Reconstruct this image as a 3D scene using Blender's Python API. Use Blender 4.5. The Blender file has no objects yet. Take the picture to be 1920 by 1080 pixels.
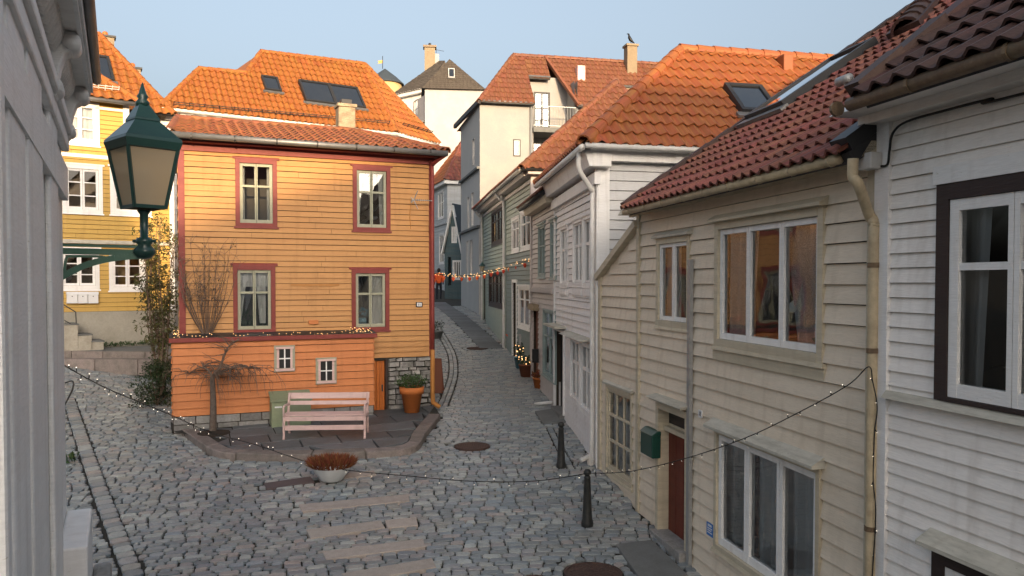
import bpy, math, random
from mathutils import Vector, Matrix
random.seed(7)
R = math.radians
SC = bpy.context.scene
COL = SC.collection

# ------------------------------------------------------------------ camera, sky, sun, exposure
CZ = 4.0                      # camera height above the low end of the square
F, PPX, PPY, PITCH = 1500.0, 960.0, 569.0, R(1.5)
cam = bpy.data.cameras.new('camera'); cam.lens = F / 1920 * 36; cam.sensor_width = 36
cam.shift_y = (PPY - 540) / 1920; cam.clip_end = 3000; cam.clip_start = 0.05
camo = bpy.data.objects.new('camera', cam); COL.objects.link(camo)
camo.location = (0, 0, CZ); camo.rotation_euler = (R(90) - PITCH, 0, 0)
SC.camera = camo
SUN_AZ, SUN_EL = R(15), R(8.8)      # azimuth measured from straight behind the camera towards the right
to_sun = Vector((math.sin(SUN_AZ) * math.cos(SUN_EL), -math.cos(SUN_AZ) * math.cos(SUN_EL), math.sin(SUN_EL)))
W = bpy.data.worlds.new('World'); SC.world = W; W.use_nodes = True
wn = W.node_tree.nodes; wl_ = W.node_tree.links
sky = wn.new('ShaderNodeTexSky'); sky.sky_type = 'NISHITA'; sky.sun_disc = False
sky.sun_elevation = SUN_EL; sky.sun_rotation = math.atan2(to_sun.x, to_sun.y)
sky.air_density = 0.8; sky.dust_density = 10.0; sky.ozone_density = 1.5
whs = wn.new('ShaderNodeHueSaturation'); whs.inputs['Saturation'].default_value = .62; whs.inputs['Hue'].default_value = .49
wl_.new(sky.outputs[0], whs.inputs['Color']); wl_.new(whs.outputs[0], wn['Background'].inputs[0]); wn['Background'].inputs[1].default_value = 0.15
sl = bpy.data.lights.new('sun', 'SUN'); sl.energy = 2.0; sl.angle = R(0.6); sl.color = (1.0, 0.72, 0.42)
slo = bpy.data.objects.new('sun', sl); COL.objects.link(slo)
slo.rotation_euler = to_sun.to_track_quat('Z', 'Y').to_euler(); slo.location = (20, -20, 30)
SC.view_settings.view_transform = 'Standard'; SC.view_settings.look = 'None'
SC.view_settings.exposure = 1.62; SC.view_settings.gamma = 1.0; SC.view_settings.use_curve_mapping = False

# ------------------------------------------------------------------ projection helpers (photo measurements -> places)
def ray(px, py):
    c, s = math.cos(PITCH), math.sin(PITCH); a = (px - PPX) / F; b = (PPY - py) / F
    return Vector((a, c + b * s, -s + b * c))
def at(px, py, y):
    d = ray(px, py); t = y / d.y
    return Vector((d.x * t, y, CZ + d.z * t))
def sstep(a, b, x):
    t = min(1, max(0, (x - a) / (b - a))); return t * t * (3 - 2 * t)
PROF = [(-30, -4.2), (0, -3.9), (8, -3.66), (10, -3.55), (12, -3.32), (14, -3.08), (18, -2.88), (22, -2.66), (27, -2.2), (33, -1.65),
        (36, -1.45), (46, -.9), (60, -.1), (100, 2.0), (3000, 40)]
def prof(y):
    for (a, za), (b, zb) in zip(PROF, PROF[1:]):
        if y <= b: return za + (zb - za) * (y - a) / (b - a)
    return PROF[-1][1]
def g(x, y):
    z = (prof(y - 1) + prof(y) + prof(y + 1)) / 3
    return CZ + z + 0.12 * min(max(0, -6 - x), 12) * sstep(11, 20, y)
def ghit(px, py):
    d = ray(px, py); t = 4.0
    while t < 90:
        p = d * t; p.z += CZ
        if p.z <= g(p.x, p.y): break
        t += 0.02
    return Vector((p.x, p.y, g(p.x, p.y)))

class Wall:
    def __init__(s, a, b):
        s.a = Vector((a[0], a[1], 0)); s.b = Vector((b[0], b[1], 0))
        s.L = (s.b - s.a).length; s.u = (s.b - s.a) / s.L; s.n = Vector((s.u.y, -s.u.x, 0))
    def P(s, u, z, o=0): 
        p = s.a + s.u * u + s.n * o; return Vector((p.x, p.y, z))
    def hit(s, px, py, o=0):
        d = ray(px, py); A = s.a + s.n * o; c = Vector((0, 0, CZ))
        t = (A - c).dot(s.n) / d.dot(s.n); p = c + d * t
        return (p - s.a).dot(s.u), p.z
    def rect(s, xl, xr, yt, yb, o=0):     # yt / yb measured at the left edge
        ym = (yt + yb) / 2
        return (s.hit(xl, ym, o)[0], s.hit(xr, ym, o)[0], s.hit(xl, yb, o)[1], s.hit(xl, yt, o)[1])

# ------------------------------------------------------------------ object helpers
ORG = {}
def org(o): return ORG.get(o.name, Vector()) if o else Vector()
def thing(name, label, cat, loc, group=None):
    o = bpy.data.objects.new(name, None); COL.objects.link(o); o.location = loc; o.empty_display_size = .2
    ORG[o.name] = Vector(loc); o['label'] = label; o['category'] = cat
    if group: o['group'] = group
    return o
def tag(o, label, cat, group=None):
    o['label'] = label; o['category'] = cat
    if group: o['group'] = group
    return o

class MB:
    def __init__(s): s.v = []; s.f = []
    def poly(s, pts):
        i = len(s.v); s.v += [tuple(p) for p in pts]; s.f.append(tuple(range(i, i + len(pts)))); return s
    def hexa(s, p):     # p0-3 bottom loop (ccw from above), p4-7 top loop
        i = len(s.v); s.v += [tuple(q) for q in p]
        for f in ((3, 2, 1, 0), (4, 5, 6, 7), (0, 1, 5, 4), (1, 2, 6, 5), (2, 3, 7, 6), (3, 0, 4, 7)): s.f.append(tuple(i + k for k in f))
        return s
    def wbox(s, w, u0, u1, z0, z1, o0, o1, o1t=None):
        t = o1 if o1t is None else o1t
        return s.hexa([w.P(u0, z0, o1), w.P(u1, z0, o1), w.P(u1, z0, o0), w.P(u0, z0, o0), w.P(u0, z1, t), w.P(u1, z1, t), w.P(u1, z1, o0), w.P(u0, z1, o0)])
    def box(s, c, sx, sy, sz, rz=0):
        c = Vector(c); X = Vector((math.cos(rz), math.sin(rz), 0)) * sx / 2; Y = Vector((-math.sin(rz), math.cos(rz), 0)) * sy / 2; Z = Vector((0, 0, sz))
        b = [c - X - Y, c + X - Y, c + X + Y, c - X + Y]
        return s.hexa(b + [q + Z for q in b])
    def bar(s, a, b, w, h, up=Vector((0, 0, 1))):
        a = Vector(a); b = Vector(b); d = (b - a).normalized(); x = d.cross(up)
        if x.length < 1e-4: x = d.cross(Vector((0, 1, 0)))
        x.normalize(); y = x.cross(d); x = x * w / 2; y = y * h / 2
        return s.hexa([a - x - y, a + x - y, a + x + y, a - x + y, b - x - y, b + x - y, b + x + y, b - x + y])
    def prism(s, pts, z0, z1):
        n = len(pts); i = len(s.v)
        zf0 = z0 if callable(z0) else (lambda p: z0); zf1 = z1 if callable(z1) else (lambda p: z1)
        s.v += [(p[0], p[1], zf0(p)) for p in pts] + [(p[0], p[1], zf1(p)) for p in pts]
        s.f.append(tuple(i + n - 1 - k for k in range(n))); s.f.append(tuple(i + n + k for k in range(n)))
        for k in range(n): s.f.append((i + k, i + (k + 1) % n, i + n + (k + 1) % n, i + n + k))
        return s
    def slab(s, pts, d):      # thick polygon: pts outer loop, d offset vector for the other side
        n = len(pts); i = len(s.v); d = Vector(d)
        s.v += [tuple(p) for p in pts] + [tuple(Vector(p) + d) for p in pts]
        s.f.append(tuple(i + k for k in range(n))); s.f.append(tuple(i + 2 * n - 1 - k for k in range(n)))
        for k in range(n): s.f.append((i + (k + 1) % n, i + k, i + n + k, i + n + (k + 1) % n))
        return s
    def tube(s, path, r, seg=8, cap=True):
        path = [Vector(p) for p in path]; n = len(path)
        rr = r if isinstance(r, (list, tuple)) else [r] * n
        i0 = len(s.v); prev = None
        for k, p in enumerate(path):
            d = (path[min(k + 1, n - 1)] - path[max(k - 1, 0)])
            d = d.normalized() if d.length > 1e-9 else Vector((0, 0, 1))
            ref = prev if prev is not None else (Vector((0, 0, 1)) if abs(d.z) < .9 else Vector((1, 0, 0)))
            x = ref - d * ref.dot(d)
            if x.length < 1e-4: x = Vector((1, 0, 0)) - d * d.x
            x.normalize(); prev = x; y = d.cross(x)
            for j in range(seg):
                a = 2 * math.pi * j / seg; s.v.append(tuple(p + (x * math.cos(a) + y * math.sin(a)) * rr[k]))
        for k in range(n - 1):
            for j in range(seg):
                a = i0 + k * seg + j; b = i0 + k * seg + (j + 1) % seg; s.f.append((a, b, b + seg, a + seg))
        if cap:
            s.f.append(tuple(i0 + seg - 1 - j for j in range(seg))); s.f.append(tuple(i0 + (n - 1) * seg + j for j in range(seg)))
        return s
    def lathe(s, c, prof_, seg=20, cap=True, rot=0, sx=1, sy=1):
        c = Vector(c); i0 = len(s.v); n = len(prof_)
        for r, z in prof_:
            for j in range(seg):
                a = rot + 2 * math.pi * j / seg; s.v.append((c.x + r * sx * math.cos(a), c.y + r * sy * math.sin(a), c.z + z))
        for k in range(n - 1):
            for j in range(seg):
                a = i0 + k * seg + j; b = i0 + k * seg + (j + 1) % seg; s.f.append((a, b, b + seg, a + seg))
        if cap:
            s.f.append(tuple(i0 + seg - 1 - j for j in range(seg))); s.f.append(tuple(i0 + (n - 1) * seg + j for j in range(seg)))
        return s
    def ball(s, c, r, seg=6):
        return s.lathe(c, [(r * .05, -r), (r * .75, -r * .66), (r, 0), (r * .75, r * .66), (r * .05, r)], seg)
    def build(s, name, mat, parent=None, smooth=False, origin=None, bevel=0, kind=None):
        og = org(parent) if parent else Vector(origin if origin is not None else (0, 0, 0))
        me = bpy.data.meshes.new(name)
        me.from_pydata([(x - og.x, y - og.y, z - og.z) for x, y, z in s.v], [], s.f); me.update()
        o = bpy.data.objects.new(name, me); COL.objects.link(o)
        if mat: me.materials.append(M[mat] if isinstance(mat, str) else mat)
        if smooth: me.polygons.foreach_set('use_smooth', [True] * len(me.polygons))
        if parent: o.parent = parent
        else: o.location = og
        ORG[o.name] = og
        if bevel:
            b = o.modifiers.new('bevel', 'BEVEL'); b.width = bevel; b.segments = 2; b.limit_method = 'ANGLE'
        if kind: o['kind'] = kind
        return o
def smooth_path(pts, k=6):
    pts = [Vector(p) for p in pts]; out = []
    for i in range(len(pts) - 1):
        p0 = pts[max(i - 1, 0)]; p1 = pts[i]; p2 = pts[i + 1]; p3 = pts[min(i + 2, len(pts) - 1)]
        for j in range(k):
            t = j / k
            out.append(.5 * ((2 * p1) + (p2 - p0) * t + (2 * p0 - 5 * p1 + 4 * p2 - p3) * t * t + (3 * p1 - p0 - 3 * p2 + p3) * t ** 3))
    out.append(pts[-1]); return out

# ------------------------------------------------------------------ materials
M = {}
def N(nt, t, **kw):
    n = nt.nodes.new(t)
    for k, v in kw.items(): setattr(n, k, v)
    return n
def rnd_node(nt):       # a value that differs from piece to piece (own object or own island)
    gi = N(nt, 'ShaderNodeNewGeometry'); oi = N(nt, 'ShaderNodeObjectInfo')
    ad = N(nt, 'ShaderNodeMath', operation='ADD'); fr = N(nt, 'ShaderNodeMath', operation='FRACT')
    nt.links.new(gi.outputs['Random Per Island'], ad.inputs[0]); nt.links.new(oi.outputs['Random'], ad.inputs[1]); nt.links.new(ad.outputs[0], fr.inputs[0])
    return fr.outputs[0]
def mat(name, col, rough=.6, vary=.08, hue=0.0, dirt=None, dirt_amt=0.0, dirt_scale=3.0, grain=None, bump=0.0, bump_scale=40, spec=.4, metal=0, cols=None, stretch=None, bdist=.01):
    m = bpy.data.materials.new(name); m.use_nodes = True; nt = m.node_tree; L = nt.links
    b = nt.nodes['Principled BSDF']; b.inputs['Roughness'].default_value = rough; b.inputs['Metallic'].default_value = metal
    b.inputs['Specular IOR Level'].default_value = spec
    r = rnd_node(nt)
    if cols:
        cr = N(nt, 'ShaderNodeValToRGB'); e = cr.color_ramp.elements; cr.color_ramp.interpolation = 'LINEAR'
        e[0].color = (*cols[0], 1); e[0].position = 0; e[1].color = (*cols[-1], 1); e[1].position = 1
        for k, c in enumerate(cols[1:-1]):
            x = e.new((k + 1) / (len(cols) - 1)); x.color = (*c, 1)
        L.new(r, cr.inputs[0]); c0 = cr.outputs[0]
    else:
        rgb = N(nt, 'ShaderNodeRGB'); rgb.outputs[0].default_value = (*col, 1); c0 = rgb.outputs[0]
    hs = N(nt, 'ShaderNodeHueSaturation'); mr = N(nt, 'ShaderNodeMapRange')
    L.new(r, mr.inputs[0]); mr.inputs[3].default_value = 1 - vary; mr.inputs[4].default_value = 1 + vary
    L.new(mr.outputs[0], hs.inputs['Value']); L.new(c0, hs.inputs['Color']); c0 = hs.outputs[0]
    if hue:
        m2 = N(nt, 'ShaderNodeMapRange'); ml = N(nt, 'ShaderNodeMath', operation='MULTIPLY'); ml.inputs[1].default_value = 7.31
        f2 = N(nt, 'ShaderNodeMath', operation='FRACT'); L.new(r, ml.inputs[0]); L.new(ml.outputs[0], f2.inputs[0]); L.new(f2.outputs[0], m2.inputs[0])
        m2.inputs[3].default_value = .5 - hue; m2.inputs[4].default_value = .5 + hue; L.new(m2.outputs[0], hs.inputs['Hue'])
    tc = N(nt, 'ShaderNodeNewGeometry'); vec = tc.outputs['Position']
    if stretch:
        mp = N(nt, 'ShaderNodeMapping'); mp.inputs['Scale'].default_value = stretch; L.new(vec, mp.inputs[0]); svec = mp.outputs[0]
    else: svec = vec
    if dirt_amt:
        no = N(nt, 'ShaderNodeTexNoise'); no.inputs['Scale'].default_value = dirt_scale; no.inputs['Detail'].default_value = 8; no.inputs['Roughness'].default_value = .65
        L.new(svec, no.inputs['Vector']); mr2 = N(nt, 'ShaderNodeMapRange'); L.new(no.outputs[0], mr2.inputs[0])
        mr2.inputs[1].default_value = .42; mr2.inputs[2].default_value = .75; mr2.inputs[4].default_value = dirt_amt
        mx = N(nt, 'ShaderNodeMix', data_type='RGBA'); L.new(mr2.outputs[0], mx.inputs[0]); L.new(c0, mx.inputs[6]); mx.inputs[7].default_value = (*dirt, 1); c0 = mx.outputs[2]
    if grain:
        no = N(nt, 'ShaderNodeTexNoise'); no.inputs['Scale'].default_value = bump_scale; no.inputs['Detail'].default_value = 4; L.new(svec, no.inputs['Vector'])
        mr3 = N(nt, 'ShaderNodeMapRange'); L.new(no.outputs[0], mr3.inputs[0]); mr3.inputs[1].default_value = .3; mr3.inputs[2].default_value = .7; mr3.inputs[3].default_value = 1 - grain; mr3.inputs[4].default_value = 1 + grain
        mm = N(nt, 'ShaderNodeMix', data_type='RGBA', blend_type='MULTIPLY'); mm.inputs[0].default_value = 1; L.new(c0, mm.inputs[6]); L.new(mr3.outputs[0], mm.inputs[7]); c0 = mm.outputs[2]
    L.new(c0, b.inputs['Base Color'])
    if bump:
        no = N(nt, 'ShaderNodeTexNoise'); no.inputs['Scale'].default_value = bump_scale; no.inputs['Detail'].default_value = 5; L.new(svec, no.inputs['Vector'])
        bp = N(nt, 'ShaderNodeBump'); bp.inputs['Strength'].default_value = bump; bp.inputs['Distance'].default_value = bdist
        L.new(no.outputs[0], bp.inputs['Height']); L.new(bp.outputs[0], b.inputs['Normal'])
    M[name] = m; return m
def wood(name, col, vary=.05, dirt=(.2, .17, .13), da=.35, ds=2.2, rough=.55, g_=.05):
    m = mat(name, col, rough, vary, 0, dirt, da, ds, g_, .5, 30, .35, stretch=(.35, .35, 3.2), bdist=.006)
    nt = m.node_tree; L = nt.links; b = nt.nodes['Principled BSDF']; src = b.inputs['Base Color'].links[0].from_socket     # run-off streaks and chips
    ge = N(nt, 'ShaderNodeNewGeometry'); mp = N(nt, 'ShaderNodeMapping'); mp.inputs['Scale'].default_value = (5, 5, .55); L.new(ge.outputs['Position'], mp.inputs[0])
    no = N(nt, 'ShaderNodeTexNoise'); no.inputs['Scale'].default_value = 1.6; no.inputs['Detail'].default_value = 6; L.new(mp.outputs[0], no.inputs['Vector'])
    mr = N(nt, 'ShaderNodeMapRange'); mr.inputs[1].default_value = .52; mr.inputs[2].default_value = .78; mr.inputs[4].default_value = .6; L.new(no.outputs[0], mr.inputs[0])
    mx = N(nt, 'ShaderNodeMix', data_type='RGBA'); L.new(mr.outputs[0], mx.inputs[0]); L.new(src, mx.inputs[6]); mx.inputs[7].default_value = (col[0] * .72, col[1] * .69, col[2] * .66, 1)
    n2 = N(nt, 'ShaderNodeTexNoise'); n2.inputs['Scale'].default_value = 55; n2.inputs['Detail'].default_value = 2; mp2 = N(nt, 'ShaderNodeMapping'); mp2.inputs['Scale'].default_value = (.5, .5, 1.6); L.new(ge.outputs['Position'], mp2.inputs[0]); L.new(mp2.outputs[0], n2.inputs['Vector'])
    m3 = N(nt, 'ShaderNodeMapRange'); m3.inputs[1].default_value = .70; m3.inputs[2].default_value = .74; m3.inputs[4].default_value = .7; L.new(n2.outputs[0], m3.inputs[0])
    m4 = N(nt, 'ShaderNodeMix', data_type='RGBA'); L.new(m3.outputs[0], m4.inputs[0]); L.new(mx.outputs[2], m4.inputs[6]); m4.inputs[7].default_value = (*dirt, 1); L.new(m4.outputs[2], b.inputs['Base Color'])
    return m
wood('orange_paint', (.48, .245, .085), .06, (.40, .18, .06), .5)
wood('annex_paint', (.57, .20, .062), .05, (.42, .14, .05), .45)
wood('red_trim', (.20, .035, .03), .06, (.32, .08, .05), .4)
wood('green_trim', (.34, .34, .25), .04, (.22, .22, .15), .3)
wood('yellow_paint', (.52, .335, .085), .04, (.46, .28, .07), .4)
wood('white_paint', (.80, .79, .78), .03, (.60, .57, .52), .4, 1.6)
wood('white_clean', (.84, .83, .81), .02, (.6, .57, .5), .25)
wood('white_shaded', (.58, .58, .58), .03, (.6, .57, .5), .25)  # end-wall copy of the white, darkened to put its shade into the colour
wood('cream_paint', (.86, .82, .77), .03, (.76, .70, .63), .5, 1.2)
wood('beige_paint', (.75, .65, .515), .05, (.54, .45, .33), .5, 1.7)
wood('beige_trim', (.58, .51, .38), .05, (.36, .31, .22), .6, 4)
wood('pale_cap', (.55, .52, .44), .04, (.32, .30, .24), .8, 9)
wood('brown_trim', (.035, .022, .02), .05, (.06, .05, .04), .4)
wood('sage_paint', (.31, .36, .31), .05, (.22, .26, .22), .4)
wood('teal_paint', (.16, .215, .22), .05, (.13, .17, .17), .4)
wood('pink_grey', (.50, .46, .45), .04, (.4, .36, .33), .4)
wood('grey_green_frame', (.28, .36, .35), .03)
wood('far_grey', (.50, .52, .53), .03)
wood('dark_teal', (.07, .12, .135), .05)
wood('door_red', (.16, .032, .017), .12, (.07, .018, .012), .6, 3)
wood('door_orange', (.52, .15, .025), .06, (.4, .1, .02), .4)
wood('pink_paint', (.66, .47, .435), .04, (.5, .32, .28), .3)
wood('green_box', (.26, .31, .19), .03)
mat('render_white', (.38, .38, .39), .85, .02, 0, (.62, .58, .53), .5, 1.0, .03, .4, 18)
mat('render_warm', (.31, .305, .30), .85, .02, 0, (.48, .44, .38), .5, .8, .03, .4, 18)
mat('render_shaded_side', (.52, .50, .47), .85, .02, 0, (.42, .41, .40), .5, .8, .03, .4, 18)  # side-face copy of the render, their shade worked into the colour
mat('plinth', (.36, .34, .29), .9, .02, 0, (.22, .21, .16), .6, 1.3, .06, .5, 20)
mat('concrete', (.40, .37, .31), .9, .05, 0, (.2, .18, .13), .7, 2.5, .08, .5, 22)
mat('tile_orange', (.31, .10, .032), .6, .13, .012, (.26, .09, .04), .45, 2.4, .06, .3, 40)
mat('tile_bright', (.33, .118, .027), .6, .13, .012, (.30, .10, .035), .45, 2.0, .05, .3, 40)
mat('tile_red', (.22, .075, .05), .6, .25, .016, (.12, .065, .052), .6, 3.0, .08, .4, 40)
mat('tile_dark', (.055, .027, .022), .6, .25, .014, (.035, .024, .02), .6, 2.2, .1, .4, 40)
mat('tile_brown', (.21, .082, .042), .6, .2, .012, (.16, .07, .045), .6, 1.2, .1, .4, 40)
mat('tile_old', (.27, .095, .04), .65, .25, .015, (.13, .055, .04), .75, 2.0, .1, .5, 40)
mat('slate', (.085, .07, .055), .7, .2, .01, (.12, .1, .08), .4, 1.5, .1, .4, 30)
mat('slate_blue', (.05, .065, .08), .7, .2)
mat('metal_grey', (.22, .22, .22), .45, .05, 0, (.12, .11, .1), .5, 4, .05, .1, 30, metal=.5)
mat('metal_dark', (.03, .03, .032), .5, .05)
mat('zinc', (.36, .37, .37), .45, .04, 0, (.2, .2, .19), .4, 4, metal=.4)
mat('gutter_rust', (.13, .085, .05), .6, .1, 0, (.26, .19, .11), .7, 7, .1, .4, 40)
mat('gutter_beige', (.50, .41, .27), .5, .04, 0, (.18, .13, .08), .6, 6, .05, .2, 30)
mat('pipe_white', (.68, .67, .65), .5, .03, 0, (.4, .36, .3), .5, 5)
mat('pipe_orange', (.46, .20, .05), .45, .03)
mat('lamp_green', (.012, .05, .042), .3, .05, 0, (.03, .07, .055), .4, 9, spec=.6)
mat('bracket_green', (.07, .16, .11), .45, .05, 0, (.12, .2, .15), .5, 6)
mat('moss', (.11, .11, .04), .9, .3, .02, (.2, .18, .1), .5, 10, .2, .6, 60)
mat('stone', (.27, .26, .25), .85, .4, .01, (.12, .12, .09), .6, 5, .15, .7, 25)
mat('rubble', (.30, .29, .275), .85, .35, .01, (.1, .1, .08), .7, 5, .15, .8, 25, bdist=.02)
mat('cobble', (.2, .2, .2), .36, .13, .008, (.11, .105, .095), .4, 9, .12, .35, 45, .45,
    cols=[(0.165, 0.196, 0.219), (0.272, 0.310, 0.335), (0.209, 0.243, 0.253), (0.309, 0.310, 0.287), (0.190, 0.222, 0.253), (0.360, 0.316, 0.294), (0.235, 0.283, 0.314), (0.292, 0.303, 0.294), (0.374, 0.397, 0.381), (0.184, 0.209, 0.225)], bdist=.012)
mat('joint', (.034, .031, .027), .95, .0, 0, (.06, .058, .036), .7, 5, .2, .8, 60)
mat('granite_tread', (.45, .385, .335), .7, .1, .008, (.2, .17, .14), .4, 8, .12, .3, 90)
mat('granite_dark', (.10, .075, .075), .7, .1)
mat('slab_dark', (.12, .128, .135), .5, .28, .008, (.035, .035, .03), .5, 4, .12, .4, 40)
mat('kerb', (.24, .20, .18), .7, .15, .01, (.06, .06, .045), .6, 6, .12, .6, 40)
mat('slab_grey', (.17, .175, .17), .8, .05, 0, (.09, .09, .08), .5, 4, .08, .4, 50)
mat('rust_iron', (.075, .045, .037), .75, .1, 0, (.14, .07, .045), .5, 9, .15, .5, 60)
mat('bollard', (.022, .024, .024), .5, .05, 0, (.06, .055, .045), .5, 10)
mat('terracotta', (.52, .155, .035), .7, .06, 0, (.36, .12, .04), .4, 5, .06)
mat('bowl_white', (.62, .63, .63), .5, .02, 0, (.4, .4, .38), .4, 5)
mat('heather', (.20, .065, .025), .85, .45, .03)
mat('leaf_dark', (.022, .04, .012), .5, .45, .03)
mat('leaf_olive', (.075, .075, .022), .55, .5, .05)
mat('leaf_green', (.04, .075, .02), .55, .4, .03)
mat('bark', (.10, .075, .06), .9, .15, 0, (.17, .15, .13), .6, 14, .2, .8, 60)
mat('twig', (.13, .085, .06), .85, .25, 0, (.2, .17, .14), .4, 20)
mat('soil', (.03, .022, .016), .95, .1, 0, (.06, .045, .03), .5, 20, .2, .8, 60)
mat('room', (.10, .09, .08), .9, .02, 0, (.2, .16, .12), .5, 1.5)
mat('room_warm', (.22, .17, .13), .9, .02, 0, (.12, .085, .065), .6, 3)
mat('gap_shade_backing', (.045, .032, .022), .9, .02)  # dark backing paints the shadow lines seen through plank gaps
mat('black', (.008, .008, .009), .5, .05)
mat('cord', (.010, .011, .010), .5, .05)
mat('white_plastic', (.72, .72, .72), .4, .02)
mat('mailbox_green', (.012, .06, .045), .35, .03)
mat('blue_sign', (.03, .17, .50), .4, .02)
mat('skin', (.5, .3, .22), .6, .02)
mat('jacket', (.75, .11, .02), .7, .03)
mat('trousers', (.015, .017, .025), .8, .03)
mat('hair', (.03, .02, .015), .7, .03)
mat('brick_tan', (.27, .21, .14), .85, .15, .01, (.2, .15, .1), .6, 4, .1, .5, 30)
mat('chimney_old', (.42, .33, .22), .9, .05, 0, (.09, .07, .05), .75, 7, .12, .7, 30, bdist=.02)
mat('tower_yellow', (.66, .47, .22), .8, .02)
mat('red_flag', (.75, .10, .035), .6, .15, .01)
mat('pot_blue', (.05, .16, .22), .4, .05)
mat('pot_brown', (.16, .055, .03), .7, .1)
mat('lamp_enamel', (.75, .76, .76), .35, .02)
mat('table_wood', (.2, .07, .03), .5, .1, 0, (.1, .04, .02), .5, 4)
mat('teal_glaze', (.07, .25, .22), .25, .05)
mat('brass', (.4, .25, .08), .35, .05, metal=.8)
mat('warm_reflection', (.80, .52, .36), .8, .06, 0, (.45, .27, .18), .5, 3)  # sunlit reflection painted as warm sheets behind the lane windows
def cloth(name, col, dens=.5, lace=False, scale=26):
    m = bpy.data.materials.new(name); m.use_nodes = True; nt = m.node_tree; L = nt.links; nt.nodes.remove(nt.nodes['Principled BSDF'])
    d = N(nt, 'ShaderNodeBsdfDiffuse'); d.inputs[0].default_value = (*col, 1); t = N(nt, 'ShaderNodeBsdfTranslucent'); t.inputs[0].default_value = (*col, 1)
    m1 = N(nt, 'ShaderNodeMixShader'); m1.inputs[0].default_value = .35; L.new(d.outputs[0], m1.inputs[1]); L.new(t.outputs[0], m1.inputs[2])
    tr = N(nt, 'ShaderNodeBsdfTransparent'); m2 = N(nt, 'ShaderNodeMixShader'); L.new(tr.outputs[0], m2.inputs[1]); L.new(m1.outputs[0], m2.inputs[2])
    if lace:
        ge = N(nt, 'ShaderNodeNewGeometry'); vo = N(nt, 'ShaderNodeTexVoronoi'); vo.inputs['Scale'].default_value = scale; L.new(ge.outputs['Position'], vo.inputs['Vector'])
        mr = N(nt, 'ShaderNodeMapRange'); L.new(vo.outputs['Distance'], mr.inputs[0]); mr.inputs[1].default_value = .2; mr.inputs[2].default_value = .6; mr.inputs[3].default_value = dens * .5; mr.inputs[4].default_value = min(1, dens * 1.5); L.new(mr.outputs[0], m2.inputs[0])
    else: m2.inputs[0].default_value = dens
    L.new(m2.outputs[0], nt.nodes['Material Output'].inputs[0]); M[name] = m
cloth('lamp_glass', (.62, .50, .34), .86); cloth('net_curtain', (.85, .85, .84), .82); cloth('lace_curtain', (.82, .81, .80), .85, True, 130); cloth('white_curtain', (.75, .76, .74), .85)
def glass(name, tint=(.93, .95, .94), base=.07, wob=.10, wsc=3.0):
    m = bpy.data.materials.new(name); m.use_nodes = True; nt = m.node_tree; L = nt.links; nt.nodes.remove(nt.nodes['Principled BSDF'])
    tr = N(nt, 'ShaderNodeBsdfTransparent'); tr.inputs[0].default_value = (*tint, 1)
    gl = N(nt, 'ShaderNodeBsdfGlossy'); gl.inputs['Roughness'].default_value = .02
    lw = N(nt, 'ShaderNodeFresnel'); lw.inputs[0].default_value = 1.5
    ma = N(nt, 'ShaderNodeMath', operation='MULTIPLY_ADD'); ma.inputs[1].default_value = 1.25; ma.inputs[2].default_value = base; ma.use_clamp = True
    ge = N(nt, 'ShaderNodeNewGeometry'); no = N(nt, 'ShaderNodeTexNoise'); no.inputs['Scale'].default_value = wsc; no.inputs['Detail'].default_value = 1; L.new(ge.outputs['Position'], no.inputs['Vector'])
    bp = N(nt, 'ShaderNodeBump'); bp.inputs['Strength'].default_value = wob; bp.inputs['Distance'].default_value = .02; L.new(no.outputs[0], bp.inputs['Height']); L.new(bp.outputs[0], gl.inputs['Normal'])
    L.new(lw.outputs[0], ma.inputs[0]); mx = N(nt, 'ShaderNodeMixShader'); L.new(ma.outputs[0], mx.inputs[0]); L.new(tr.outputs[0], mx.inputs[1]); L.new(gl.outputs[0], mx.inputs[2])
    L.new(mx.outputs[0], nt.nodes['Material Output'].inputs[0]); M[name] = m
glass('glass'); glass('glass_old', base=.22, wob=.22, wsc=3); glass('glass_sky', tint=(.5, .55, .6), base=.22, wob=.1)
def emis(name, col, st):
    m = bpy.data.materials.new(name); m.use_nodes = True; b = m.node_tree.nodes['Principled BSDF']
    b.inputs['Base Color'].default_value = (*col, 1); b.inputs['Emission Color'].default_value = (*col, 1); b.inputs['Emission Strength'].default_value = st; M[name] = m
emis('bulb_white', (1, .88, .72), 1.1); emis('bulb_warm', (1, .55, .22), 1.0); emis('candle', (1, .5, .15), 1.5)

# ------------------------------------------------------------------ wall, cladding, window and roof builders
def cut(u0, u1, z0, z1, ops):
    """rectangle minus openings -> list of rectangles"""
    us = sorted({u0, u1} | {min(max(v, u0), u1) for o in ops for v in o[:2] if o[3] > z0 and o[2] < z1}); out = []
    for a, b in zip(us, us[1:]):
        if b - a < 1e-4: continue
        m = (a + b) / 2; zs = [(z0, z1)]
        for o in ops:
            if o[0] < m < o[1]:
                nz = []
                for p, q in zs:
                    if o[3] <= p or o[2] >= q: nz.append((p, q)); continue
                    if o[2] > p + 1e-4: nz.append((p, o[2]))
                    if o[3] < q - 1e-4: nz.append((o[3], q))
                zs = nz
        for p, q in zs: out.append([a, b, p, q])
    merged = []
    for r in out:
        for m_ in merged:
            if abs(m_[1] - r[0]) < 1e-5 and abs(m_[2] - r[2]) < 1e-5 and abs(m_[3] - r[3]) < 1e-5: m_[1] = r[1]; break
        else: merged.append(list(r))
    return merged
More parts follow.
